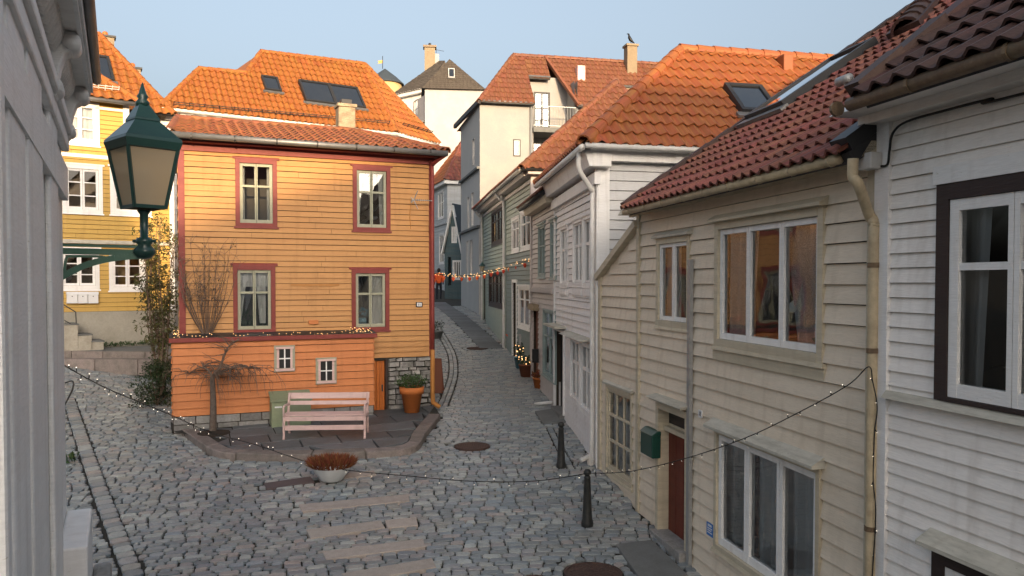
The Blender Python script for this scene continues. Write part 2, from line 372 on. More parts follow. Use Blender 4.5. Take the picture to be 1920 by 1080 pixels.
def panel(w, par, z0, z1, ops=(), mt='white_paint', th=.14, name='wall', u0=0, u1=None):
    u1 = w.L if u1 is None else u1; mb = MB()
    for a, b, p, q in cut(u0, u1, z0, z1, ops):
        mb.poly([w.P(a, p), w.P(b, p), w.P(b, q), w.P(a, q)])
        mb.poly([w.P(b, p, -th), w.P(a, p, -th), w.P(a, q, -th), w.P(b, q, -th)])
    for a, b, p, q in ops:
        mb.poly([w.P(a, p), w.P(a, p, -th), w.P(a, q, -th), w.P(a, q)]); mb.poly([w.P(b, p, -th), w.P(b, p), w.P(b, q), w.P(b, q, -th)])
        mb.poly([w.P(a, p), w.P(b, p), w.P(b, p, -th), w.P(a, p, -th)]); mb.poly([w.P(a, q, -th), w.P(b, q, -th), w.P(b, q), w.P(a, q)])
    return mb.build(name, mt, par)
def clad(w, par, z0, z1, pitch, ops=(), mt='orange_paint', u0=0, u1=None, lim=None, t0=.010, t1=.032, jitter=.0, name='plank', base=.004, gap=.009):
    u1 = w.L if u1 is None else u1; n = max(1, round((z1 - z0) / pitch)); h = (z1 - z0) / n; out = []
    for i in range(n):
        a = z0 + i * h; b = a + h; dz = 0
        if jitter: dz = random.uniform(-jitter, jitter)
        ua, ub = (u0, u1) if lim is None else lim((a + b) / 2)
        if ub - ua < .02: continue
        ex = random.uniform(0, .006)
        a2 = a + (dz if 0 < i else 0)
        pcs = []
        for p in cut(ua, ub, a2, b, ops):
            if p[1] - p[0] > 1.6 and random.random() < .55:
                m_ = p[0] + (p[1] - p[0]) * random.uniform(.25, .75); pcs += [[p[0], m_ - .002, p[2], p[3]], [m_ + .002, p[1], p[2], p[3]]]
            else: pcs.append(p)
        for p in pcs:
            ex = random.uniform(0, .007)
            f0 = (p[2] - a2) / (b - a2); f1 = (p[3] - a2) / (b - a2)
            oo = t1 + (t0 - t1) * f0 + ex; ot = t1 + (t0 - t1) * f1 + ex * (1 - f1)
            mb = MB(); mb.wbox(w, p[0], p[1], p[2] + (gap if f0 == 0 else 0), p[3], base, oo, ot)
            out.append(mb.build(name, mt, par))
    return out
def window(w, par, r, cas=.10, cmat='white_clean', fmat='white_clean', cols=2, rows=(), sash=.05, mull=.05, mun=.022, proud=.05, hood=0, sill=0, curtain=None, room='room', depth=.9, glassm='glass', vm=0, hood_mat=None, casing_b=None, fr_in=.0, sill_mat=None):
    u0, u1, z0, z1 = r; cb = cas if casing_b is None else casing_b
    mb = MB()
    mb.wbox(w, u0, u0 + cas, z0, z1, .0, proud); mb.wbox(w, u1 - cas, u1, z0, z1, .0, proud)
    mb.wbox(w, u0 + cas, u1 - cas, z1 - cas, z1, .0, proud + .004); mb.wbox(w, u0 + cas, u1 - cas, z0, z0 + cb, .0, proud + .004)
    win = mb.build('window', cmat, par)
    if hood:
        mb = MB(); e = .05
        mb.hexa([w.P(u0 - e, z1, hood), w.P(u1 + e, z1, hood), w.P(u1 + e, z1, .003), w.P(u0 - e, z1, .003), w.P(u0 - e, z1 + .03, hood), w.P(u1 + e, z1 + .03, hood), w.P(u1 + e, z1 + .03 + hood * .6, .003), w.P(u0 - e, z1 + .03 + hood * .6, .003)])
        mb.build('hood', hood_mat or cmat, win)
    if sill:
        mb = MB(); e = .03; mb.wbox(w, u0 - e, u1 + e, z0 - .04, z0, .003, sill + .01, sill); mb.build('sill', sill_mat or cmat, win)
    a, b, p, q = u0 + cas, u1 - cas, z0 + cb, z1 - cas
    fo0, fo1 = -.05 + fr_in, .018 + fr_in; po = -.012 + fr_in; W_ = (b - a) / cols
    fr = MB(); mn = MB(); panes = []
    for c in range(cols):
        x0, x1 = a + c * W_, a + (c + 1) * W_; g_ = .004
        s0 = sash if c == 0 else mull; s1 = sash if c == cols - 1 else mull
        fr.wbox(w, x0 + g_, x0 + s0, p + g_, q - g_, fo0, fo1); fr.wbox(w, x1 - s1, x1 - g_, p + g_, q - g_, fo0, fo1)
        fr.wbox(w, x0 + s0, x1 - s1, p + g_, p + sash * 1.2, fo0, fo1 - .003); fr.wbox(w, x0 + s0, x1 - s1, q - sash, q - g_, fo0, fo1 - .003)
        ys = [p + sash * 1.2] + [p + (q - p) * t for t in rows] + [q - sash]
        xs = [x0 + s0] + [x0 + s0 + (x1 - s1 - x0 - s0) * (k + 1) / (vm + 1) for k in range(vm)] + [x1 - s1]
        for y in ys[1:-1]: mn.wbox(w, xs[0], xs[-1], y - mun, y + mun, fo0 + .02, fo1 - .008)
        for x in xs[1:-1]: mn.wbox(w, x - mun, x + mun, ys[0], ys[-1], fo0 + .022, fo1 - .011)
        for i in range(len(xs) - 1):
            for j in range(len(ys) - 1): panes.append((xs[i], xs[i + 1], ys[j], ys[j + 1]))
    fr.build('sash', fmat, win)
    if mn.v: mn.build('glazing_bar', fmat, win)
    for x0, x1, y0, y1 in panes:
        t = random.uniform(-.004, .004); t2 = random.uniform(-.003, .003)
        MB().poly([w.P(x0, y0, po + t), w.P(x1, y0, po - t + t2), w.P(x1, y1, po - t), w.P(x0, y1, po + t + t2)]).build('pane', glassm, win)
    if room:
        rb = MB(); e = .02; d0, d1 = -.135, -depth
        A, B, C_, D = (w.P(a - e, p - e, d0), w.P(b + e, p - e, d0), w.P(b + e, q + e, d0), w.P(a - e, q + e, d0))
        A2, B2, C2, D2 = (w.P(a - .3, p - .5, d1), w.P(b + .3, p - .5, d1), w.P(b + .3, q + .2, d1), w.P(a - .3, q + .2, d1))
        rb.poly([A2, B2, C2, D2]); rb.poly([A, B, B2, A2]); rb.poly([B, C_, C2, B2]); rb.poly([C_, D, D2, C2]); rb.poly([D, A, A2, D2])
        rb.build('room', room, win)
    for c in (curtain or []):
        f0, f1, h0, h1, mt = c[:5]; taper = c[5] if len(c) > 5 else 0
        mb = MB(); n = max(6, int((f1 - f0) * (b - a) / .03)); wv = random.uniform(0, 6)
        K = 5
        for k in range(n):
            for j in range(K):
                pts = []
                for kk, jj in ((k, j), (k + 1, j), (k + 1, j + 1), (k, j + 1)):
                    t = kk / n; v = jj / K; zz = p + (q - p) * (h0 + (h1 - h0) * v); ff = f0 + (f1 - f0) * t
                    if taper > 0: ff = f0 + (f1 - f0) * t * (1 - taper * (1 - v))
                    if taper < 0: ff = f1 - (f1 - f0) * (1 - t) * (1 + taper * (1 - v))
                    pts.append(w.P(a + (b - a) * ff, zz, -.105 + .026 * math.sin(t * n * .9 + wv) + .010 * math.sin(t * n * .37)))
                mb.poly(pts)
        mb.build('curtain', c[4], win, smooth=True)
    return win, (u0 + .02, u1 - .02, z0 + .02, z1 - .02)
def op(r, e=.02): return (r[0] + e, r[1] - e, r[2] + e, r[3] - e)

def poly_in(p, poly):
    x, y = p[0], p[1]; c = False; n = len(poly); j = n - 1
    for i in range(n):
        xi, yi = poly[i][0], poly[i][1]; xj, yj = poly[j][0], poly[j][1]
        if (yi > y) != (yj > y) and x < (xj - xi) * (y - yi) / (yj - yi) + xi: c = not c
        j = i
    return c
def clip_poly(pts, poly):     # pts (u,v,h), convex ccw poly
    for i in range(len(poly)):
        a = poly[i]; b = poly[(i + 1) % len(poly)]; ex, ey = b[0] - a[0], b[1] - a[1]; out = []
        if not pts: return []
        for k in range(len(pts)):
            p = pts[k]; q = pts[(k + 1) % len(pts)]
            dp = ex * (p[1] - a[1]) - ey * (p[0] - a[0]); dq = ex * (q[1] - a[1]) - ey * (q[0] - a[0])
            if dp >= 0: out.append(p)
            if (dp >= 0) != (dq >= 0):
                t = dp / (dp - dq); out.append(tuple(p[m] + (q[m] - p[m]) * t for m in range(3)))
        pts = out
    return pts
TILE = {}
def tile_faces(w, l, amp, lift):
    n = 8; top = []; fs = []
    def h(s): 
        c = .5 + .5 * math.cos(2 * math.pi * (s - .3)); return amp * (c ** 1.25)
    X = [(-.03 + 1.06 * k / n) for k in range(n + 1)]
    lo = [(x * w, -.03, h(x) + lift) for x in X]; hi = [(x * w, l, h(x) + .002) for x in X]
    lp = [(x * w, -.03, h(x) + lift - .022) for x in X]
    for k in range(n):
        fs.append([lo[k], lo[k + 1], hi[k + 1], hi[k]]); fs.append([lp[k], lp[k + 1], lo[k + 1], lo[k]])
    fs.append([lp[n], hi[n], lo[n]]); fs.append([lp[0], lo[0], hi[0]])
    return fs
COUNT = {}
def tiled(par, pts, mt, w=.21, l=.33, amp=.045, lift=.035, single=300, deck='metal_dark', skip=(), deck_th=.10, holes=()):
    """pts: convex planar polygon, first edge = eave, ccw seen from outside"""
    pts = [Vector(p) for p in pts]; O = pts[0]; U = (pts[1] - pts[0]).normalized()
    nn = Vector((0, 0, 0))
    for i in range(1, len(pts) - 1): nn += (pts[i] - O).cross(pts[i + 1] - O)
    nn.normalize(); V = nn.cross(U)
    uv = [((p - O).dot(U), (p - O).dot(V)) for p in pts]
    MB().slab(pts, -nn * deck_th).build('roof_deck', deck, par)
    us = [p[0] for p in uv]; vs = [p[1] for p in uv]
    key = (w, l, amp, lift)
    if key not in TILE:
        TILE[key] = (tile_faces(w, l, amp, lift), {})
    fs, meshes = TILE[key]
    nu = max(1, round((max(us) - min(us)) / w)); inside = []; edge = []
    u_off = min(us); rows_n = int((max(vs)) / l) + 2
    def is_in(u, v): 
        for i in range(len(uv)):
            a = uv[i]; b = uv[(i + 1) % len(uv)]
            if (b[0] - a[0]) * (v - a[1]) - (b[1] - a[1]) * (u - a[0]) < -1e-6: return False
        return True
    for j in range(rows_n):
        for i in range(-1, nu + 1):
            u, v = u_off + i * w, j * l - .04
            m = (u + w / 2, v + l / 2)
            if any(h0 < m[0] < h1 and k0 < m[1] < k1 for h0, h1, k0, k1 in holes): continue
            cs = [(u, v + .045), (u + w, v + .045), (u + w, v + l), (u, v + l)]
            k = sum(is_in(*c) for c in cs)
            if k == 4: inside.append((u, v))
            else: edge.append((u, v))
    def dist(t): return (O + U * t[0] + V * t[1] - Vector((0, 0, CZ))).length
    inside.sort(key=dist)
    n1 = max(0, single - COUNT.get(par.name, 0)); ones, rest = inside[:n1], inside[n1:]
    COUNT[par.name] = COUNT.get(par.name, 0) + len(ones)
    if ones:
        if mt not in meshes:
            mb = MB()
            for f in fs: mb.poly(f)
            me = bpy.data.meshes.new('roof_tile'); me.from_pydata(mb.v, [], mb.f); me.materials.append(M[mt]); meshes[mt] = me
        rot = Matrix((U, V, nn)).transposed().to_euler(); og = org(par)
        for u, v in ones:
            o = bpy.data.objects.new('roof_tile', meshes[mt]); COL.objects.link(o); o.parent = par
            o.location = O + U * u + V * v + nn * random.uniform(0, .006) - og; o.rotation_euler = (rot.x + random.uniform(-.008, .008), rot.y + random.uniform(-.01, .01), rot.z + random.uniform(-.008, .008))
    mb = MB()
    cp = [(a[0], a[1] - (.06 if i < 2 else 0)) for i, a in enumerate(uv)]
    for lst, cl in ((rest, False), (edge, True)):
        for u, v in lst:
            dz = random.uniform(0, .006); base = {}
            for f in fs:
                q = [(p[0] + u, p[1] + v, p[2] + dz) for p in f]
                if cl:
                    q = clip_poly(q, cp)
                    if len(q) < 3: continue
                idx = []
                for p in q:
                    kk = (round(p[0], 4), round(p[1], 4), round(p[2], 4))
                    if kk not in base: base[kk] = len(mb.v); mb.v.append(tuple(O + U * p[0] + V * p[1] + nn * p[2]))
                    if not idx or idx[-1] != base[kk]: idx.append(base[kk])
                if len(idx) > 1 and idx[0] == idx[-1]: idx.pop()
                if len(idx) >= 3: mb.f.append(tuple(idx))
    if mb.f: mb.build('roof_tiles', mt, par, kind='stuff')
    return O, U, V, nn
def caps(par, a, b, mt, r=.10, l=.36, lift=.04, name='ridge_tile'):
    a = Vector(a); b = Vector(b); L = (b - a).length; n = max(1, round(L / l)); d = (b - a) / n; dn = d.normalized()
    x = dn.cross(Vector((0, 0, 1))).normalized(); y = x.cross(dn)
    if y.z < 0: y = -y
    mb = MB(); ln = d.length
    for k in range(8):
        a0, a1 = math.pi * k / 8 - .15, math.pi * (k + 1) / 8 - .15 + .0
        a0 = -.25 + (math.pi + .5) * k / 8; a1 = -.25 + (math.pi + .5) * (k + 1) / 8
        for (t0, s0, t1, s1) in ((-.03, 1.12, ln, .94),):
            q = [Vector((s0 * r * math.cos(a0), t0, s0 * r * math.sin(a0))), Vector((s0 * r * math.cos(a1), t0, s0 * r * math.sin(a1))), Vector((s1 * r * math.cos(a1), t1, s1 * r * math.sin(a1))), Vector((s1 * r * math.cos(a0), t1, s1 * r * math.sin(a0)))]
            mb.poly([q[0], q[3], q[2], q[1]])
            e = [Vector((p.x * .8, p.y, p.z * .8)) for p in q[:2]]
            mb.poly([q[0], q[1], e[1], e[0]])
    me = bpy.data.meshes.new(name); me.from_pydata(mb.v, [], mb.f); me.materials.append(M[mt])
    rot = Matrix((x, dn, y)).transposed().to_euler()
    for i in range(n):
        o = bpy.data.objects.new(name, me); COL.objects.link(o); o.parent = par
        o.location = a + d * i + Vector((0, 0, lift - r * .35)) - org(par); o.rotation_euler = rot
def skylight(par, O, U, V, n, rect, cols=1, frame='metal_dark', proud=.17, fw=.07):
    u0, u1, v0, v1 = rect; P = lambda u, v, h: O + U * u + V * v + n * h
    def bx(mb, a, b, c, d, h0, h1): mb.hexa([P(a, c, h0), P(b, c, h0), P(b, d, h0), P(a, d, h0), P(a, c, h1), P(b, c, h1), P(b, d, h1), P(a, d, h1)])
    mb = MB(); bx(mb, u0 - fw, u0, v0 - fw, v1 + fw, 0, proud); bx(mb, u1, u1 + fw, v0 - fw, v1 + fw, 0, proud); bx(mb, u0, u1, v0 - fw, v0, 0, proud - .004); bx(mb, u0, u1, v1, v1 + fw, 0, proud + .004)
    for c in range(1, cols):
        x = u0 + (u1 - u0) * c / cols; bx(mb, x - fw * .8, x + fw * .8, v0, v1, 0, proud - .002)
    s = mb.build('skylight', frame, par)
    mb = MB(); bx(mb, u0 - fw * 2.2, u1 + fw * 2.2, v0 - fw * 2.6, v0 - fw, .06, .112); mb.build('flashing', 'metal_grey', s)
    for c in range(cols):
        x0 = u0 + (u1 - u0) * c / cols + (fw * .8 if c else 0); x1 = u0 + (u1 - u0) * (c + 1) / cols - (fw * .8 if c < cols - 1 else 0)
        MB().poly([P(x0, v0, .145), P(x1, v0, .145), P(x1, v1, .145), P(x0, v1, .145)]).build('pane', 'glass_sky', s)
        MB().poly([P(x0, v0, .108), P(x1, v0, .108), P(x1, v1, .108), P(x0, v1, .108)]).build('blind', 'room', s)
    return s
def plane_hit(O, n, px, py):
    d = ray(px, py); c = Vector((0, 0, CZ)); t = (O - c).dot(n) / d.dot(n); return c + d * t
def snow_guard(par, a, b, n, mt='metal_dark', posts=8):
    a = Vector(a); b = Vector(b); mb = MB()
    for h in (.10, .17): mb.tube([a + n * h, b + n * h], .012, 6)
    for k in range(posts + 1):
        p = a + (b - a) * k / posts; mb.bar(p, p + n * .2, .02, .02)
    return mb.build('snow_guard', mt, par)
def inw(w, p, d): return (p[0] - w.n.x * d, p[1] - w.n.y * d)
BLOCK = []
# ================================================================== THE SETTING: ground
def V2(p): return Vector((p[0], p[1], 0))
WA = Wall((-6.63, 15.98), (-1.80, 18.0))            # orange house front
WB = Wall((1.514, 13.52), (3.01, 6.505))            # beige house front
WW = Wall((2.985, 6.47), (4.55, .13))              # white house next to it
HW = Wall((1.00, 18.3), (1.48, 13.62))              # white hip-roofed house, street side
HS = Wall((1.48, 13.62), (9.3, 15.34))              # the same house, end wall
PK = Wall((.58, 22.1), (1.0, 18.3))
S2 = Wall((-.2, 27.1), (.58, 22.1)); S1 = Wall((-1.2, 34.0), (-.2, 27.1))
AFc = (-1.44, 36.0); AF = Wall(AFc, (-1.44 + 13, 36 + 13 * .22)); AL = Wall((-1.44 - 1.2, 41.5), AFc)
BG = Wall((-10.76, 24.65), (-4.14, 28.89)); BR = Wall((-4.14, 28.89), (-3.02, 30.9))
YW = Wall((-12.57, 20.95), (-9.74, 23.04))
LW = Wall((-3.14 + .493 * 7.0, 5.6 - 7.0), (-3.14, 5.6))   # near white house, its face runs away from the camera (placeholder, see below)

patio_px = [(320, 798), (352, 824), (392, 852), (428, 862), (530, 866), (640, 863), (770, 852), (800, 820), (826, 786)]
patio = [ghit(*p) for p in patio_px]
an_o = .45
ua0 = WA.hit(324, 690, an_o)[0]; ua1 = WA.hit(700, 690, an_o)[0]
patio_poly = [(p.x, p.y) for p in patio] + [tuple(WA.P(WA.L + .05, 0, .02)[:2]), tuple(WA.P(ua0, 0, .02)[:2]), tuple(WA.P(ua0 - .02, 0, an_o)[:2])]
def foot(w, d): a, b = w.a, w.b; return [(a.x, a.y), (b.x, b.y), inw(w, b, d), inw(w, a, d)]
BLOCK += [foot(WA, 4.6), foot(WB, 8), foot(WW, 8), [(HW.a.x, HW.a.y), (HW.b.x, HW.b.y), (9, 15), (9, 20)], foot(PK, 6), foot(S2, 6), foot(S1, 6), foot(AL, 8), foot(BG, 6),
          [(-14, 20.0), (-9.9, 22.6), (-9.7, 24), (-14, 26)], [tuple(WA.P(ua0, 0, 0)[:2]), tuple(WA.P(ua1, 0, 0)[:2]), tuple(WA.P(ua1, 0, an_o)[:2]), tuple(WA.P(ua0, 0, an_o)[:2])]]
# ground sheet that reaches the horizon
xs = [-900, -300, -100, -50, -30, -22, -18] + [-16 + .5 * k for k in range(0, 45)] + [8, 12, 20, 40, 100, 300, 900]
ys = [-300, -80, -30, -10, -4, 0, 3] + [5 + .5 * k for k in range(0, 75)] + [44, 48, 55, 65, 80, 100, 200, 500, 1200, 2500]
mb = MB()
for y in ys:
    for x in xs: mb.v.append((x, y, g(x, y) - .035))
nx = len(xs)
for j in range(len(ys) - 1):
    for i in range(nx - 1): a = j * nx + i; mb.f.append((a, a + 1, a + nx + 1, a + nx))
street = mb.build('street', 'joint', None, True); street['kind'] = 'structure'

# granite treads, manholes, thresholds: their outlines are kept free of cobbles
KEEP = []
def ground_quad(px4, grow=0): return [ghit(*p) for p in px4]
tread_px = [[(560, 948), (766, 929), (768, 941), (566, 962)], [(574, 996), (714, 979), (722, 992), (582, 1012)], [(722, 978), (780, 972), (784, 988), (726, 992)], [(604, 1037), (793, 1013), (798, 1028), (612, 1052)], [(640, 1078), (810, 1049), (818, 1066), (652, 1096)],
            [(494, 908), (582, 896), (590, 906), (500, 918)], [(596, 895), (700, 884), (706, 892), (604, 905)]]
treads = [ground_quad(q) for q in tread_px]
manhole = [(ghit(885, 837), .33), (ghit(895, 653), .36), (ghit(1112, 1075), .36), (ghit(1004, 1092), .20)]
slabs = [ground_quad([(1003, 773), (1040, 768), (1062, 793), (1018, 796)]), ground_quad([(1155, 1024), (1222, 1016), (1290, 1082), (1200, 1090)])]
KEEP += treads + slabs
chan_px = {'l': [(128, 745), (146, 800), (170, 870), (205, 965), (255, 1085)], 'r': [(822, 618), (838, 645), (848, 668), (850, 700), (841, 732), (829, 762)], 'b': [(1030, 800), (1050, 840), (1072, 880)]}
chan = {k: smooth_path([ghit(*p) for p in v], 8) for k, v in chan_px.items()}
def near_path(x, y, path, d):
    for a, b in zip(path, path[1:]):
        ax, ay = a.x, a.y; bx_, by_ = b.x - ax, b.y - ay; t = max(0, min(1, ((x - ax) * bx_ + (y - ay) * by_) / (bx_ * bx_ + by_ * by_)))
        if (ax + bx_ * t - x) ** 2 + (ay + by_ * t - y) ** 2 < d * d: return True
    return False
def stone_geo(c, ang, lx, ly, n8, hgt=.0, tilt=.015):
    """one sett: domed, with cut corners; returns verts (world) and faces"""
    ca, sa = math.cos(ang), math.sin(ang); v = []; f = []
    k = .20 * min(lx, ly); hx, hy = lx / 2, ly / 2; j = lambda: random.uniform(-.007, .007)
    if n8: ring = [(-hx + k + j(), -hy + j()), (hx - k + j(), -hy + j()), (hx + j(), -hy + k), (hx + j(), hy - k), (hx - k, hy + j()), (-hx + k, hy + j()), (-hx + j(), hy - k), (-hx + j(), -hy + k)]
    else: ring = [(-hx + j(), -hy + j()), (hx + j(), -hy + j()), (hx + j(), hy + j()), (-hx + j(), hy + j())]
    tx, ty = random.uniform(-tilt, tilt), random.uniform(-tilt, tilt); n = len(ring); up = hgt + random.uniform(-.004, .004)
    for sc, dz in ((1.0, -.06), (1.0, -.004), (.90, .004)):
        for (x, y) in ring:
            X, Y = x * sc, y * sc; wx = c[0] + X * ca - Y * sa; wy = c[1] + X * sa + Y * ca
            v.append((wx, wy, g(wx, wy) + dz + up + X * tx + Y * ty))
    for r_ in range(2):
        for q in range(n): f.append((r_ * n + q, r_ * n + (q + 1) % n, (r_ + 1) * n + (q + 1) % n, (r_ + 1) * n + q))
    f.append(tuple(2 * n + q for q in range(n)))
    return v, f
def bend(x): return -.30 * math.log(1 + math.exp(-(x + 1.2) * 1.3)) / 1.3
def dbend(x): return .30 / (1 + math.exp((x + 1.2) * 1.3))
CHW = {'l': .135, 'r': .145, 'b': .075}
def chan_x(c, y):
    for a, b in zip(c, c[1:]):
        if min(a.y, b.y) <= y <= max(a.y, b.y) and abs(b.y - a.y) > 1e-6:
            return a.x + (b.x - a.x) * (y - a.y) / (b.y - a.y), (b - a).length / abs(b.y - a.y)
    return None
stones = []
t = 7.2
while t < 41:
    y0 = t + 1.0; rowh = random.uniform(.100, .128) * (1 if t < 30 else 1.3)
    x = -13 + random.uniform(0, .25)
    while x < 6.5:
        lw = random.uniform(.14, .27) * (1 if t < 30 else 1.3); x0_, x1_ = x, x + lw; x += lw; skip_ = False
        for k, c in chan.items():
            q_ = chan_x(c, t + bend((x0_ + x1_) / 2) + rowh / 2)
            if q_:
                a_, b_ = q_[0] - q_[1] * CHW[k], q_[0] + q_[1] * CHW[k]
                if x0_ < b_ and x1_ > a_:
                    if a_ - x0_ >= x1_ - b_: x1_ = min(x1_, a_)
                    else: x0_ = max(x0_, b_)
                    if x1_ - x0_ < .06: skip_ = True
        if skip_: continue
        lw = x1_ - x0_; xc = (x0_ + x1_) / 2
        yc = t + bend(xc) + .025 * math.sin(xc * 1.7 + t * .6) + rowh / 2
        if yc < 6.5: continue
        px = PPX + F * xc / yc
        if px < 40 or px > 1500 or (yc < 9 and px > 1350): continue
        if any(poly_in((xc, yc), b) for b in BLOCK) or poly_in((xc, yc), patio_poly): continue
        if any(poly_in((xc, yc), b) for b in KEEP): continue
        if any((xc - m[0].x) ** 2 + (yc - m[0].y) ** 2 < (m[1] + .13) ** 2 for m in manhole): continue
        if 26.5 < yc < 44 and abs(xc - (-.6 - (yc - 26.5) * .205)) < .42 and yc > 26.8: continue
        stones.append((xc, yc, math.atan(dbend(xc)) + random.uniform(-.05, .05), lw - .016, rowh - .014))
    t += rowh
for k, c in chan.items():
    L_ = sum((b - a).length for a, b in zip(c, c[1:])); pos = 0; i = 0; acc = 0
    lanes = (-.06, .06) if k == 'r' else ((0,) if k == 'l' else (0,))
    for a, b in zip(c, c[1:]):
        d = (b - a).length
        while pos < acc + d:
            p = a + (b - a) * ((pos - acc) / d); dr = (b - a).normalized(); nrm = Vector((-dr.y, dr.x, 0)); ln = random.uniform(.15, .24)
            for lo in lanes:
                q = p + nrm * lo; stones.append((q.x, q.y, math.atan2(dr.y, dr.x), ln - .02, {'r': .10, 'l': .22, 'b': .10}[k]))
            pos += ln
        acc += d
for m, r in manhole:
    n = int(2 * math.pi * (r + .07) / .13)
    for k in range(n):
        a = 2 * math.pi * k / n; stones.append((m.x + (r + .07) * math.cos(a), m.y + (r + .07) * math.sin(a), a + math.pi / 2, .115, .11))
stones.sort(key=lambda s: (s[1] if 380 < PPX + F * s[0] / s[1] < 1150 and s[1] > 9.6 else 50 + s[1]))
rest = MB()
for i, s in enumerate(stones):
    v, f = stone_geo(s[:2], s[2], s[3], s[4], s[1] < 17)
    if i < 300:
        mb = MB(); mb.v = v; mb.f = f; mb.build('cobblestone', 'cobble', street)
    else:
        o = len(rest.v); rest.v += v; rest.f += [tuple(o + q for q in ff) for ff in f]
rest.build('cobblestones', 'cobble', street, kind='stuff')
for q in treads:
    mb = MB(); mb.slab([p + Vector((0, 0, .02)) for p in q][::-1], (0, 0, -.10)); mb.build('granite_tread', 'granite_dark' if q is treads[5] else 'granite_tread', street, bevel=.008)
for q in slabs:
    mb = MB(); mb.slab([p + Vector((0, 0, .03)) for p in q][::-1], (0, 0, -.12)); mb.build('threshold_slab', 'slab_grey', street, bevel=.01)
mb = MB(); prev = None
for k in range(36):     # smooth paved strip up the middle of the lane, slab by slab
    y0 = 26.8 + k * .45; xa = -.6 - (y0 - 26.5) * .205; xb = -.6 - (y0 + .43 - 26.5) * .205
    q = [Vector((xa - .40, y0, g(xa, y0) + .012)), Vector((xa + .40, y0, g(xa, y0) + .012)), Vector((xb + .40, y0 + .43, g(xb, y0 + .43) + .012)), Vector((xb - .40, y0 + .43, g(xb, y0 + .43) + .012))]
    m2 = MB(); m2.slab(q[::-1], (0, 0, -.08)); m2.build('paving_slab', 'slab_dark', street)
for i, (m, r) in enumerate(manhole):
    lab = ['rusty round manhole cover in the cobbles beside the raised patio', 'dark manhole cover up the narrow lane', 'rusty manhole cover ringed with setts by the beige door slab', 'small iron cover beside the larger rusty manhole cover'][i]
    t = thing('manhole_cover', lab, 'manhole cover', m)
    MB().lathe(m, [(r, -.03), (r, .014), (r * .90, .014), (r * .90, .004)], 32, False).build('rim', 'rust_iron', t)
    mb = MB().lathe(m, [(r * .895, -.03), (r * .895, .006), (.01, .006)], 32)
    for a in range(-6, 7):
        for b in range(-6, 7):
            x_, y_ = a * r * .125, b * r * .125
            if x_ * x_ + y_ * y_ < (r * .82) ** 2 and (a + b) % 2: mb.box((m.x + x_, m.y + y_, m.z + .005), r * .1, r * .1, .007)
    mb.build('lid', 'rust_iron', t)

# ================================================================== ORANGE HOUSE
base = WA.P(WA.L / 2, g(-4, 17) - .05)
oh = thing('orange_house', 'orange clapboard house with dark red trim and small ground-floor annex', 'house', base)
zt, zb = CZ + 2.66, CZ - 1.66
W4 = [WA.rect(441, 519, 297, 424), WA.rect(661, 731, 311, 432), WA.rect(437, 516, 498, 625), WA.rect(659, 729, 505, 620)]
W4 = [(a, b, c, d) for a, b, c, d in W4]
curt = [[(0, .16, .0, 1, 'white_curtain'), (.84, 1, .0, 1, 'white_curtain')], [(0, .26, 0, 1, 'white_curtain', .55), (.74, 1, 0, 1, 'white_curtain', -.3)], [(0, .5, .72, 1, 'net_curtain'), (.5, 1, .72, 1, 'net_curtain'), (.0, .3, 0, .9, 'white_curtain', .7), (.55, .85, .1, .9, 'white_curtain', -.4)], [(.52, .98, 0, 1, 'white_curtain'), (0, .14, 0, .9, 'white_curtain', .3)]]
ops = []
for r, c in zip(W4, curt):
    w_, o_ = window(WA, oh, r, .085, 'red_trim', 'green_trim', cols=2, rows=(.62,), sash=.06, mull=.028, mun=.022, proud=.055, hood=.06, sill=.05, curtain=c, glassm='glass_old', casing_b=.07)
    ops.append(o_)
# clutter on the sills inside the lower windows
for k, (wi, items) in enumerate(((2, 9), (3, 7))):
    u0, u1, z0, z1 = W4[wi]
    mb = MB()
    for i in range(items):
        u = u0 + .15 + (u1 - u0 - .3) * random.random(); mb.lathe(WA.P(u, z0 + .14, -.17), [(.03, 0), (.045, .05), (.03, .11), (.015, .13)], 8)
        for q in range(10): p = WA.P(u + random.uniform(-.08, .08), z0 + .27 + random.uniform(0, .2), -.17 + random.uniform(-.04, .05)); mb.poly([p, p + Vector((.03, 0, .02)), p + Vector((.01, .02, .05))])
    mb.build('sill_plants', 'leaf_dark' if k == 0 else 'pot_blue', oh)
panel(WA, oh, zb, zt + .3, ops, 'gap_shade_backing')
clad(WA, oh, zb, zt, .1175, ops, 'orange_paint', .10, WA.L - .07, jitter=.006)
for wl in (Wall(WA.b, inw(WA, WA.b, 4.6)), Wall(inw(WA, WA.b, 4.6), inw(WA, WA.a, 4.6)), Wall(inw(WA, WA.a, 4.6), WA.a)):
    panel(wl, oh, CZ - 3.2, zt + .3, (), 'orange_paint'); clad(wl, oh, zb, zt, .236, (), 'orange_paint', .02, wl.L - .02)
MB().wbox(WA, -.02, .10, CZ - 2.3, zt, .0, .045).build('corner_board', 'red_trim', oh); MB().wbox(WA, WA.L - .075, WA.L + .02, zb, zt, .0, .045).build('corner_board', 'red_trim', oh)
mb = MB(); mb.wbox(WA, -.06, WA.L + .06, zt - .03, zt + .11, .0, .07); mb.wbox(WA, -.1, WA.L + .1, zt + .11, zt + .16, .0, .30); mb.wbox(WA, -.12, WA.L + .12, zt + .16, zt + .24, .0, .345); mb.build('eaves_trim', 'red_trim', oh)
ze, zr = zt + .22, zt + 1.02
E0, E1, R0, R1 = WA.P(-.18, ze, .42), WA.P(WA.L + .22, ze, .42), WA.P(-.02, zr, -2.3), WA.P(WA.L - 1.3, zr, -2.3)
E2, E3 = WA.P(WA.L + .22, ze, -5.0), WA.P(-.18, ze, -5.0)
